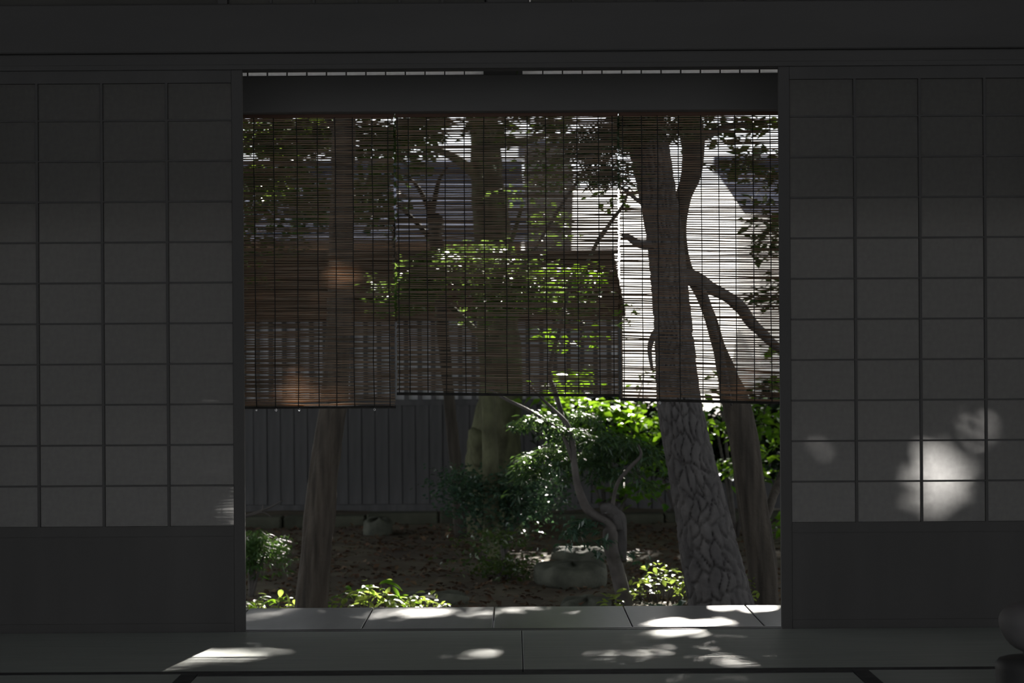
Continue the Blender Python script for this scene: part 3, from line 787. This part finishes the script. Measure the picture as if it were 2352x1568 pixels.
# second trunk at the right edge
t_r = tree_base(1756, 1440, 10.9, 'slimmer leaning trunk at the far right, behind the pine', 'tree', 'leaning_tree')
branch(t_r, [(1764, 1450, 10.9, 76), (1756, 1380, 10.9, 68), (1748, 1280, 10.9, 66), (1730, 1160, 10.9, 68), (1712, 1040, 10.9, 68), (1692, 930, 10.9, 66), (1672, 865, 10.9, 46), (1652, 800, 11, 30), (1632, 730, 11, 26), (1606, 670, 11, 26),
             (1574, 610, 11.1, 30), (1560, 530, 11.2, 34), (1568, 460, 11.3, 36), (1590, 390, 11.4, 46), (1590, 300, 11.5, 54), (1575, 220, 11.5, 54), (1560, 0, 11.6, 48), (1560, -400, 11.8, 30)], BARK, 40, 14, 'trunk', bark_disp(12, 5, 0.14, 8))
branch(t_r, [(1742, 1230, 10.9, 26), (1768, 1160, 11.1, 22), (1788, 1110, 11.3, 20), (1815, 1040, 11.5, 14)], BARK, 12, 6, 'branch', bd)
branch(t_r, [(1600, 320, 11.5, 24), (1680, 290, 11.9, 16), (1780, 280, 12.3, 8)], BARK, 8, 6)
# mossy tree further back in the middle
t_m = tree_base(1135, 1190, 16.4, 'mossy thick trunk in front of the dark planks', 'tree', 'mossy_tree')
branch(t_m, [(1140, 1240, 16.4, 150), (1136, 1160, 16.4, 134), (1138, 1050, 16.4, 122), (1146, 970, 16.4, 104), (1152, 900, 16.4, 96), (1150, 780, 16.4, 90), (1140, 640, 16.4, 84), (1128, 500, 16.4, 78),
             (1118, 400, 16.4, 70), (1110, 260, 16.4, 64), (1100, 0, 16.4, 56), (1100, -350, 16.4, 40)], MOSSB, 48, 12, 'trunk', bark_disp(9, 3.5, 0.22, 12))
branch(t_m, [(1110, 1060, 16.3, 46), (1096, 1010, 16.2, 34), (1086, 992, 16.2, 26), (1080, 985, 16.2, 14)], MOSSB, 14, 5, 'branch_stub', bd)
branch(t_m, [(1118, 420, 16.4, 30), (1040, 360, 16.2, 20), (960, 330, 16, 10)], MOSSB, 10, 6)
branch(t_m, [(1112, 330, 16.4, 30), (1220, 320, 16.2, 18), (1300, 280, 16, 12)], MOSSB, 10, 6)
branch(t_m, [(1104, 0, 16.4, 40), (1300, -150, 17.5, 20), (1500, -250, 18.5, 10)], MOSSB, 10, 6)
# tree with dead forked limbs behind the blind, cut stump on it
t_f = tree_base(1003, 1150, 15.2, 'thin forked tree with a pale cut limb behind the middle blind', 'tree', 'forked_tree')
branch(t_f, [(1060, 1235, 15.2, 30), (1050, 1100, 15.2, 26), (1030, 900, 15.2, 26), (1012, 700, 15.2, 28), (1003, 560, 15.2, 32), (990, 500, 15.2, 20), (984, 460, 15.2, 14)], BARK, 16, 7, 'trunk', bd)
branch(t_f, [(1003, 530, 15.1, 34), (1001, 515, 14.9, 38), (1000, 505, 14.8, 36)], TWIG, 16, 5, 'cut_limb')
branch(t_f, [(990, 500, 15.2, 16), (1000, 450, 15.2, 12), (1010, 410, 15.2, 9), (1030, 380, 15.1, 5)], BARK, 8, 6)
branch(t_f, [(986, 480, 15.2, 14), (960, 430, 15.2, 9), (930, 400, 15.2, 6)], BARK, 8, 6)
branch(t_f, [(1000, 560, 15.2, 16), (950, 505, 15.2, 10), (905, 460, 15.2, 7), (880, 430, 15.1, 4)], BARK, 8, 6)
branch(t_f, [(905, 640, 15.2, 6), (905, 560, 15.2, 8), (902, 505, 15.2, 8), (870, 520, 15.2, 6), (830, 490, 15.2, 4)], BARK, 8, 6)
# small maple in front
t_mp = tree_base(1440, 1430, 11.6, 'small crooked maple with layered green sprays, left of the pine', 'tree', 'maple_tree')
branch(t_mp, [(1446, 1436, 11.6, 40), (1436, 1385, 11.6, 36), (1420, 1320, 11.6, 34), (1404, 1260, 11.6, 34), (1402, 1225, 11.6, 34), (1398, 1205, 11.6, 26), (1370, 1186, 11.6, 22), (1346, 1165, 11.6, 20), (1328, 1120, 11.6, 17), (1320, 1070, 11.6, 15),
              (1314, 1010, 11.6, 13), (1300, 970, 11.6, 10), (1260, 930, 11.6, 7), (1210, 880, 11.5, 5)], TWIG, 20, 8, 'trunk', bark_disp(6, 8, 0.15, 20))
branch(t_mp, [(1428, 1290, 11.62, 24), (1424, 1240, 11.65, 32), (1420, 1200, 11.65, 36), (1410, 1180, 11.62, 34), (1398, 1170, 11.6, 32), (1388, 1168, 11.58, 26), (1384, 1170, 11.57, 10)], PINEB, 18, 6, 'gnarled_stub', bd)
branch(t_mp, [(1420, 1215, 11.62, 22), (1416, 1190, 11.6, 18), (1415, 1176, 11.6, 13), (1415, 1170, 11.6, 6)], PINEB, 14, 5, 'gnarled_stub', bd)
branch(t_mp, [(1404, 1190, 11.6, 8), (1412, 1130, 11.6, 9), (1424, 1100, 11.6, 9), (1450, 1070, 11.6, 9), (1472, 1045, 11.6, 7), (1465, 1020, 11.6, 4)], TWIG, 10, 6)
branch(t_mp, [(1316, 1060, 11.6, 10), (1298, 1010, 11.6, 9), (1280, 985, 11.7, 8), (1220, 945, 11.8, 7), (1165, 918, 11.9, 7), (1120, 890, 12, 5)], TWIG, 10, 6)
branch(t_mp, [(1310, 1010, 11.6, 9), (1290, 950, 11.8, 11), (1275, 900, 11.9, 12), (1262, 850, 12, 11), (1290, 740, 12.2, 9), (1310, 650, 12.4, 8), (1330, 610, 12.5, 4)], TWIG, 10, 6)
branch(t_mp, [(1380, 545, 12.4, 10), (1410, 500, 12.3, 9), (1432, 470, 12.2, 8), (1445, 430, 12.2, 4)], TWIG, 8, 6)
branch(t_mp, [(1340, 620, 12.5, 6), (1375, 550, 12.4, 10), (1400, 515, 12.35, 9)], TWIG, 8, 6)
branch(t_mp, [(1200, 620, 12.5, 5), (1260, 520, 12.4, 7), (1310, 440, 12.3, 8), (1360, 375, 12.2, 6), (1390, 340, 12.2, 4)], TWIG, 8, 6)

# ------------------------------------------------------------------ crowns
rsC = np.random.default_rng(21)
# upper canopy: leaves above the view between the sun and the garden, shared out to the nearest tree
N = 480000
cx = rsC.uniform(-6.5, 9.5, N); cy = rsC.uniform(9.1, 31, N)
zb = np.maximum(2.45, H + 0.122 * cy + 0.12)
cz = zb + rsC.uniform(0, 1, N) ** 1.2 * 2.8
dens = vnoise(cx * 0.9, cy * 0.9, cz * 1.1) * 0.65 + vnoise(cx * 2.4, cy * 2.4, cz * 2.6) * 0.35
m = dens > 0.24
cpts = np.column_stack([cx, cy, cz])[m]
trees = [t_left, t_pine, t_r, t_m]
tp = np.array([[-2.4, 12.0], [0.9, 11.5], [4.2, 13.5], [1.0, 20.0]])
own = ((cpts[:, None, :2] - tp[None]) ** 2 * np.array([1, 0.6])).sum(-1).argmin(1)
for i, t in enumerate(trees):
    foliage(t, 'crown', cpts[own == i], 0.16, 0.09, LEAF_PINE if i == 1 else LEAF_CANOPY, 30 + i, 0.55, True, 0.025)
# lower leaf masses seen through the blinds
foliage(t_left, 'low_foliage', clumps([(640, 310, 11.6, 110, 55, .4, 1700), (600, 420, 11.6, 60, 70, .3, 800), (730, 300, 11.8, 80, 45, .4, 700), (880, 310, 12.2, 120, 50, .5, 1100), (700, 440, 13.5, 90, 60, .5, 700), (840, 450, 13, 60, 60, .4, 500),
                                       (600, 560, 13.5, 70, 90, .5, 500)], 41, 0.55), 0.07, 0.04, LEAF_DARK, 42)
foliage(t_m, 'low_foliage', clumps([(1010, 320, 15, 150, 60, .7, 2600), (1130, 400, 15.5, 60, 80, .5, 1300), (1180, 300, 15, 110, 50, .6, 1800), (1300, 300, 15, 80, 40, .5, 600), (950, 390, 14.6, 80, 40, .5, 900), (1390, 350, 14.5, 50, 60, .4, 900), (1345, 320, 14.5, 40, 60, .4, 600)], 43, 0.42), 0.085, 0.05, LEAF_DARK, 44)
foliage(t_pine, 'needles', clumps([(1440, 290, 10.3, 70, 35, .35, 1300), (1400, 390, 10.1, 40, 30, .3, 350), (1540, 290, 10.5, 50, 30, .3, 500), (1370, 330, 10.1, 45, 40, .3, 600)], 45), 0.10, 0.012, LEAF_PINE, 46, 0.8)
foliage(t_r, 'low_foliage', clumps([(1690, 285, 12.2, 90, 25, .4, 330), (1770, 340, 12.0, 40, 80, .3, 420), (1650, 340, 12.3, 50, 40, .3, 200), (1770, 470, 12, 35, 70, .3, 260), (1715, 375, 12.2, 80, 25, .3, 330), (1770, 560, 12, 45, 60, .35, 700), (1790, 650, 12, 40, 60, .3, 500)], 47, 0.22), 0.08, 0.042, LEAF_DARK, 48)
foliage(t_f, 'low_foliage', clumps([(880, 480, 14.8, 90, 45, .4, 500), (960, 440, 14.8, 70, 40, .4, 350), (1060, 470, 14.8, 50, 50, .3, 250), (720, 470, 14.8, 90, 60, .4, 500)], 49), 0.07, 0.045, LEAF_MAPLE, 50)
# rounded evergreen behind the middle blind
t_e = tree_base(1120, 1100, 14.2, 'rounded evergreen with a sunlit top behind the middle blind', 'tree', 'clipped_evergreen')
branch(t_e, [(1130, 1300, 14.2, 40), (1128, 1100, 14.2, 36), (1120, 900, 14.2, 32), (1110, 760, 14.2, 28), (1100, 650, 14.2, 20), (1090, 590, 14.2, 10)], MOSSB, 16, 6, 'trunk', bd)
branch(t_e, [(1115, 800, 14.2, 18), (1190, 700, 14.1, 14), (1260, 640, 14, 8)], MOSSB, 8, 6)
branch(t_e, [(1112, 780, 14.2, 16), (1030, 700, 14.1, 12), (960, 660, 14, 7)], MOSSB, 8, 6)
branch(t_e, [(1105, 660, 14.2, 16), (1170, 560, 14.3, 12), (1200, 470, 14.4, 8)], MOSSB, 8, 6)
foliage(t_e, 'crown', clumps([(1080, 625, 14, 130, 62, .5, 3400), (960, 670, 14, 100, 45, .4, 1500), (1200, 660, 14, 110, 60, .45, 2200), (1110, 705, 13.9, 90, 40, .4, 1000), (1180, 545, 14.5, 60, 30, .3, 600), (1220, 450, 14.6, 95, 60, .4, 2600), (1230, 380, 14.6, 80, 40, .4, 900), (1270, 520, 14.4, 50, 30, .3, 600),
                              (1310, 690, 14, 60, 40, .3, 700), (900, 690, 14, 50, 30, .3, 400)], 51, 0.7), 0.055, 0.034, LEAF_DOME, 52)
foliage(t_mp, 'bright_foliage', clumps([(1328, 640, 12.4, 40, 20, .12, 150), (1300, 625, 12.4, 30, 12, .1, 60), (1270, 775, 12.2, 20, 28, .1, 34), (1348, 778, 12.2, 24, 36, .1, 22), (1300, 862, 12.2, 46, 32, .15, 46), (1430, 730, 12.2, 26, 30, .12, 26), (1270, 395, 12.4, 40, 12, .1, 30),
                                        (1390, 465, 12.2, 40, 14, .12, 26), (1360, 420, 12.2, 50, 14, .12, 36)], 53), 0.06, 0.03, LEAF_BRIGHT, 54, 0.7)
# maple sprays: flat layers of pointed leaflets
def sprays(lst, seed):
    rs = np.random.default_rng(seed); pts = []; ax = []
    for (px, py, Y, rx, dep, tilt, cnt) in lst:
        c = P(px, py, Y); k = Y / F
        nsub = max(4, cnt // 9)
        u = rs.uniform(-1, 1, nsub); d = rs.uniform(-1, 1, nsub)
        ok = u ** 2 + d ** 2 < 1.1
        u, d = u[ok], d[ok]
        sub = np.column_stack([c[0] + u * rx * k, c[1] + d * dep, c[2] - u * rx * k * tilt - 0.10 * u ** 2 + rs.normal(0, 0.018, len(u))])
        q = rs.integers(0, len(sub), cnt)
        pts.append(sub[q] + rs.normal(0, 1, (cnt, 3)) * np.array([.03, .03, .006]))
        ax.append(rs.normal(0, 1, (cnt, 3)) * np.array([1, 0.5, 0.1]) + np.array([0.5 if tilt >= 0 else -0.5, 0, -0.35]))
    return np.vstack(pts), np.vstack(ax)
pts, ax = sprays([(1250, 965, 11.9, 70, .25, 0.35, 700), (1310, 985, 11.8, 70, .25, 0.3, 500), (1260, 1035, 12.2, 75, .25, -0.05, 900), (1340, 1050, 12, 80, .3, 0.15, 800), (1420, 1005, 11.8, 80, .25, 0.2, 700), (1390, 1040, 12, 90, .3, -0.3, 700),
                  (1215, 1080, 12.3, 40, .2, -0.35, 350), (1440, 1080, 11.9, 70, .25, 0.25, 250), (1480, 1030, 11.9, 40, .2, 0.3, 250), (1340, 950, 12.2, 60, .25, 0.3, 400), (1395, 1078, 11.8, 35, .15, 0.3, 120)], 55)
foliage(t_mp, 'leaf_sprays', pts, 0.050, 0.014, LEAF_MAPLE, 56, 0.35, False, 0.0, ax)
pts, ax = sprays([(1340, 1200, 11.5, 38, .12, -0.25, 170), (1310, 1212, 11.5, 20, .1, 0.1, 60), (1380, 1246, 11.5, 14, .08, 0.1, 50), (1450, 1248, 11.5, 12, .08, 0.1, 30)], 57)
foliage(t_mp, 'low_sprays', pts, 0.05, 0.02, LEAF_BLUE, 58, 0.35, False, 0.0, ax)

# ------------------------------------------------------------------ shrubs
def shrub(name, label, px, py, Y, blobs, length, width, mat, seed, stems, per=1.0, smat=TWIG, cat='shrub', group=None):
    b_ = P(px, py, Y)
    o = empty(name, (b_[0], Y, ZG), label, cat, group)
    foliage(o, 'leaves', clumps(blobs, seed, per), length, width, mat, seed + 1)
    base = np.array([b_[0], Y, ZG - 0.02])
    for (sx, sy, dY) in stems:
        q = P(sx, sy, Y + dY)
        mid = base * 0.45 + q * 0.55 + np.array([0, 0, 0.06 * np.linalg.norm(q - base)])
        tube('stem', [base, mid, q], [0.016, 0.011, 0.004], smat, o, 8, 5)
    return o
shrub('glossy_shrub', 'bluish glossy-leaved shrub with white glints in the middle of the garden', 1150, 1250, 14.3,
      [(1070, 1115, 14.3, 55, 45, .35, 900), (1120, 1130, 14.3, 60, 30, .3, 600), (1170, 1110, 14.3, 40, 40, .3, 500), (1240, 1120, 14.2, 50, 60, .3, 1300), (1200, 1170, 14.3, 60, 35, .3, 600), (1150, 1190, 14.3, 90, 40, .35, 600), (1060, 1165, 14.3, 40, 35, .3, 250)],
      0.035, 0.024, LEAF_BLUE, 61, [(1040, 1130, 0), (1080, 1120, .1), (1130, 1110, -.1), (1180, 1090, 0), (1240, 1080, 0), (1225, 1150, .1)])
shrub('dim_shrub', 'dim sparse shrub low in the shade under the glossy shrub', 1160, 1350, 13.0,
      [(1130, 1260, 13, 70, 50, .35, 350), (1180, 1300, 13, 45, 25, .25, 250), (1100, 1290, 13, 60, 40, .3, 150)], 0.04, 0.022, LEAF_DARK, 63, [(1100, 1260, 0), (1150, 1230, 0), (1190, 1290, 0)])
shrub('broadleaf_shrub', 'backlit broadleaf shrub with bright green leaves beside the pine', 1400, 1200, 16.4,
      [(1290, 935, 16.2, 40, 36, .3, 220), (1350, 950, 16.2, 60, 55, .35, 420), (1410, 935, 16.2, 60, 40, .35, 300), (1465, 960, 16.2, 50, 60, .35, 380), (1500, 1020, 16.2, 40, 70, .3, 260), (1330, 870, 16.4, 80, 30, .3, 120), (1450, 870, 16.4, 60, 40, .3, 60), (1490, 1110, 16.2, 40, 50, .3, 200),
       (1450, 1130, 16.2, 60, 30, .3, 120), (1400, 1000, 16.4, 70, 40, .3, 260)],
      0.095, 0.055, LEAF_BRIGHT, 65, [(1300, 930, 0), (1350, 950, .1), (1410, 930, 0), (1460, 960, .1), (1500, 1020, 0), (1480, 860, 0)], 0.28)
shrub('broadleaf_shrub', 'backlit broadleaf shrub with bright green leaves between the two right-hand trunks', 1690, 1220, 15.8,
      [(1635, 960, 15.6, 24, 60, .25, 260), (1640, 1040, 15.6, 30, 50, .25, 160), (1765, 970, 15.6, 45, 60, .3, 420), (1760, 1060, 15.6, 45, 60, .3, 300), (1640, 890, 15.6, 40, 30, .3, 60), (1785, 860, 15.6, 30, 60, .3, 160), (1785, 1200, 15.6, 25, 60, .2, 160)],
      0.09, 0.055, LEAF_BRIGHT, 67, [(1640, 960, 0), (1650, 880, 0), (1760, 960, 0), (1780, 860, 0)], 0.3)
shrub('back_thicket', 'dark leafy thicket behind the bright leaves and the two right-hand trunks', 1560, 1200, 17.6,
      [(1480, 990, 17.6, 120, 60, .4, 1500), (1390, 980, 17.8, 120, 55, .4, 1500), (1560, 1010, 17.6, 120, 80, .4, 900), (1700, 1020, 17.6, 120, 90, .4, 1300), (1350, 960, 17.8, 90, 40, .3, 400), (1790, 960, 17.4, 60, 90, .4, 700)],
      0.10, 0.06, LEAF_THICK, 69, [(1400, 1030, 0), (1480, 1000, 0), (1560, 1000, 0), (1640, 980, 0), (1720, 960, 0), (1790, 960, 0)])
# feathery conifer at the left edge
fo = P(575, 1330, 12.0)
fern = empty('feathery_conifer', (fo[0], 12.0, ZG), 'low feathery green conifer at the left edge of the garden', 'shrub')
pts, ax = sprays([(585, 1225, 12, 35, .15, 0.1, 260), (610, 1245, 12, 50, .15, 0.2, 420), (600, 1268, 12, 45, .15, 0.1, 300), (570, 1290, 12, 30, .12, 0.3, 180), (560, 1240, 12, 30, .15, 0, 260), (640, 1248, 12, 25, .1, 0.3, 90)], 71)
foliage(fern, 'sprays', pts, 0.045, 0.012, LEAF_FERN, 72, 0.4, False, 0.0, ax)
for (sx, sy) in ((600, 1235), (620, 1255), (570, 1230), (585, 1280)):
    q = P(sx, sy, 12.0); base = np.array([fo[0], 12.0, ZG - 0.02])
    tube('stem', [base, base * .4 + q * .6 + [0, 0, .05], q], [0.010, 0.007, 0.003], TWIG, fern, 8, 5)
# bare twig at the left edge
tw = empty('bare_twig', (P(560, 1200, 13)[0], 13.0, ZG), 'thin bare twig bush at the left edge, above the feathery conifer', 'shrub')
b0 = np.array(tw.location)
for lst in ([(540, 1200), (598, 1176), (604, 1158)], [(540, 1200), (598, 1176), (625, 1188)], [(540, 1200), (620, 1165), (650, 1148)]):
    q = [P(a, b_, 13) for a, b_ in lst]
    tube('twig', [b0 + [0, 0, -.02], (b0 + q[0]) / 2, *q], [0.011, 0.01, 0.008, 0.005, 0.003], TWIG, tw, 6, 4)

# ------------------------------------------------------------------ ground cover plants, every leaf a part
def big_leaf_mesh(name, mat, nseg=6, curl=0.25, wr=0.42):
    v, f = [], []
    for i in range(nseg + 1):
        t = i / nseg
        w = wr / 2 * (math.sin(math.pi * min(1, t * 0.96 + 0.04)) ** 0.8) if 0 < i < nseg else 0.004
        z = 0.18 * t - curl * t * t
        v += [(t, -w, z + w * 0.35), (t, 0, z), (t, w, z + w * 0.35)]
    for i in range(nseg):
        a = i * 3
        f += [(a, a + 3, a + 4, a + 1), (a + 1, a + 4, a + 5, a + 2)]
    return new_mesh(name, v, f, mat, True)
LV = [big_leaf_mesh('leaf', LEAF_COVER, 6, c, w) for c, w in ((0.2, 0.42), (0.4, 0.36), (0.1, 0.5))]
LVB = [big_leaf_mesh('leaf', LEAF_BRIGHT, 6, c, w) for c, w in ((0.25, 0.32), (0.45, 0.28))]
LVL = [big_leaf_mesh('leaf', LEAF_BLUE, 7, c, w) for c, w in ((0.35, 0.2), (0.5, 0.17))]
LVO = big_leaf_mesh('leaf', mat_leaf('withered_orange_leaf', [(0.4, 0.16, 0.02), (0.5, 0.2, 0.02)], (0.6, 0.25, 0.02), 0.4), 6, 0.2, 0.5)
def cover_plant(px0, px1, py_top, Y, n, size, label, meshes, seed, dome=1.0, name='ground_cover_plant'):
    """leafy low plant: leaves on short stems between px0 and px1, reaching up to py_top"""
    rs = np.random.default_rng(seed)
    c = P((px0 + px1) / 2, 1400, Y)
    o = empty(name, (c[0], Y, ZG), label, 'plant', 'low plants along the veranda')
    k = Y / F; hw = (px1 - px0) / 2 * k
    ztop = P((px0 + px1) / 2, py_top, Y)[2]
    tips = []
    for i in range(n):
        u = rs.uniform(-1, 1); d = rs.uniform(-0.22, 0.22)
        prof = max(0.15, 1 - abs(u) ** 2.2 * 0.75) if dome > 0 else 0.9
        h = (ztop - ZG) * (prof * rs.uniform(0.45, 1.0) if rs.random() < 0.65 else prof * rs.uniform(0.2, 0.7))
        p0 = np.array([u * hw, d, h])
        tips.append(p0)
        L = size * rs.uniform(0.65, 1.3)
        q = bpy.data.objects.new('leaf', meshes[int(rs.integers(0, len(meshes)))])
        col.objects.link(q); q.parent = o
        q.location = tuple(p0); q.scale = (L, L, L)
        q.rotation_euler = (rs.normal(0, 0.35), rs.normal(-0.1, 0.35), rs.uniform(0, 6.28))
    for i in range(0, n, 4):
        t = tips[i]
        v, f = tube_geo([(t[0] * 0.6, t[1] * 0.6, -0.02), (t[0] * 0.8, t[1] * 0.8, t[2] * 0.5), t], [0.005, 0.004, 0.002], 5, 3)
        link('stem', np_mesh('stem', v, f, TWIG, True), o)
    return o
cover_plant(560, 680, 1362, 11.2, 64, 0.06, 'low sunlit leafy plant at the left edge, before the leaning trunk', LV + LVB, 81)
pA = cover_plant(745, 935, 1340, 11.15, 95, 0.075, 'bright sunlit leafy plant with long leaves right of the leaning trunk', LV + LVB, 82)
cover_plant(900, 1030, 1364, 11.2, 80, 0.05, 'small yellow-green leafy plant at the middle of the veranda edge', LV, 83)
cover_plant(1385, 1432, 1362, 11.2, 24, 0.05, 'small leafy tuft at the foot of the crooked maple', LV, 84)
cover_plant(1440, 1600, 1296, 11.7, 210, 0.042, 'mounded sunlit leafy plant between the maple and the pine', LV, 85)
cover_plant(1712, 1733, 1320, 10.75, 26, 0.035, 'thin leafy vine between the pine and the right-hand trunk', LV, 86, 0)
cover_plant(1450, 1640, 1383, 10.9, 12, 0.17, 'long bluish strap leaves in front of the pine', LVL, 87)
# tall shoot and the withered leaf on the bright plant
for (px, py, rz, ry, L, me) in ((870, 1342, 0.3, -0.25, .085, LVB[0]), (885, 1338, 0.1, 0.25, .10, LVB[1]), (900, 1346, -0.4, 0.9, .075, LVB[0]), (862, 1348, 2.8, 0.0, .08, LVB[0]), (845, 1353, 3.0, 0.1, .07, LVB[1]), (888, 1362, 0.4, 0.3, .045, LVO), (810, 1358, 3.4, 0.2, .08, LVL[0])):
    q = link('leaf', me, pA, P(px, py, 11.1) - np.array(pA.location)); q.scale = (L, L, L); q.rotation_euler = (0.5, ry, rz)

# ------------------------------------------------------------------ stones and fallen leaves
def stone(px0, px1, py_base, hgt, depth, label, seed):
    Y = G((px0 + px1) / 2, py_base, ZG)[1]
    a, b_ = P(px0, py_base, Y), P(px1, py_base, Y)
    rx = (b_[0] - a[0]) / 2
    rs = np.random.default_rng(seed)
    nu, nv = 28, 12
    v, f = [], []
    ph = rs.uniform(0, 6.28, 4)
    for i in range(nv + 1):
        th = math.pi * i / nv
        for j in range(nu):
            ph_ = 2 * math.pi * j / nu
            sq = lambda x, e: math.copysign(abs(x) ** e, x)
            rr = 1 + 0.06 * math.sin(2 * ph_ + ph[0]) + 0.05 * math.sin(3 * ph_ + ph[1]) + 0.03 * math.sin(7 * ph_ + ph[2] + th * 3)
            st_ = sq(math.sin(th), 0.45)
            v.append((rx * rr * st_ * sq(math.cos(ph_), 0.8), depth / 2 * rr * st_ * sq(math.sin(ph_), 0.8), hgt * (0.5 + 0.5 * sq(math.cos(th), 0.35)) + 0.012 * math.sin(5 * ph_ + ph[3])))
    for i in range(nv):
        for j in range(nu):
            j2 = (j + 1) % nu
            f.append((i * nu + j, (i + 1) * nu + j, (i + 1) * nu + j2, i * nu + j2))
    o = link('stepping_stone', new_mesh('stepping_stone', v, f, STONE, True), None, ((a[0] + b_[0]) / 2, Y + depth / 2, ZG - 0.03))
    return tag(o, label, 'stone', 'mossy garden stones')
stone(1232, 1402, 1350, 0.15, 0.5, 'flat-topped mossy stone slab left of the crooked maple', 1)
stone(1268, 1410, 1290, 0.10, 0.4, 'smaller mossy stone just behind the flat slab by the maple', 2)
stone(905, 1070, 1392, 0.07, 0.45, 'low mossy stone behind the small yellow-green plant', 3)
stone(1290, 1410, 1398, 0.06, 0.4, 'low mossy stone at the veranda edge below the flat slab', 4)
stone(830, 900, 1235, 0.16, 0.4, 'dark rounded stone at the foot of the stone edging, right of the leaning trunk', 5)
rs = np.random.default_rng(91)
n = 9000
lp = np.column_stack([rs.uniform(-3, 3.2, n), rs.uniform(9.5, 17.2, n), np.zeros(n)])
lp[:, 2] = ZG + 0.05 * (vnoise(lp[:, 0] * 1.1, lp[:, 1] * 1.1) - 0.5) + 0.03 * (vnoise(lp[:, 0] * 4, lp[:, 1] * 4) - 0.5) + 0.006
LITTER = mat_leaf('fallen_leaf', [(0.05, 0.03, 0.02), (0.10, 0.055, 0.035), (0.15, 0.10, 0.06)], (0.08, 0.04, 0.02), 0.1, 0.6, 0.3)
v, f = leaf_cloud(lp, 0.05, 0.028, 92, 0.3, False, None, 0.0)
tag(link('leaf_litter', np_mesh('leaf_litter', v, f, LITTER)), 'brown fallen leaves scattered over the garden soil', 'leaf litter', kind='stuff')
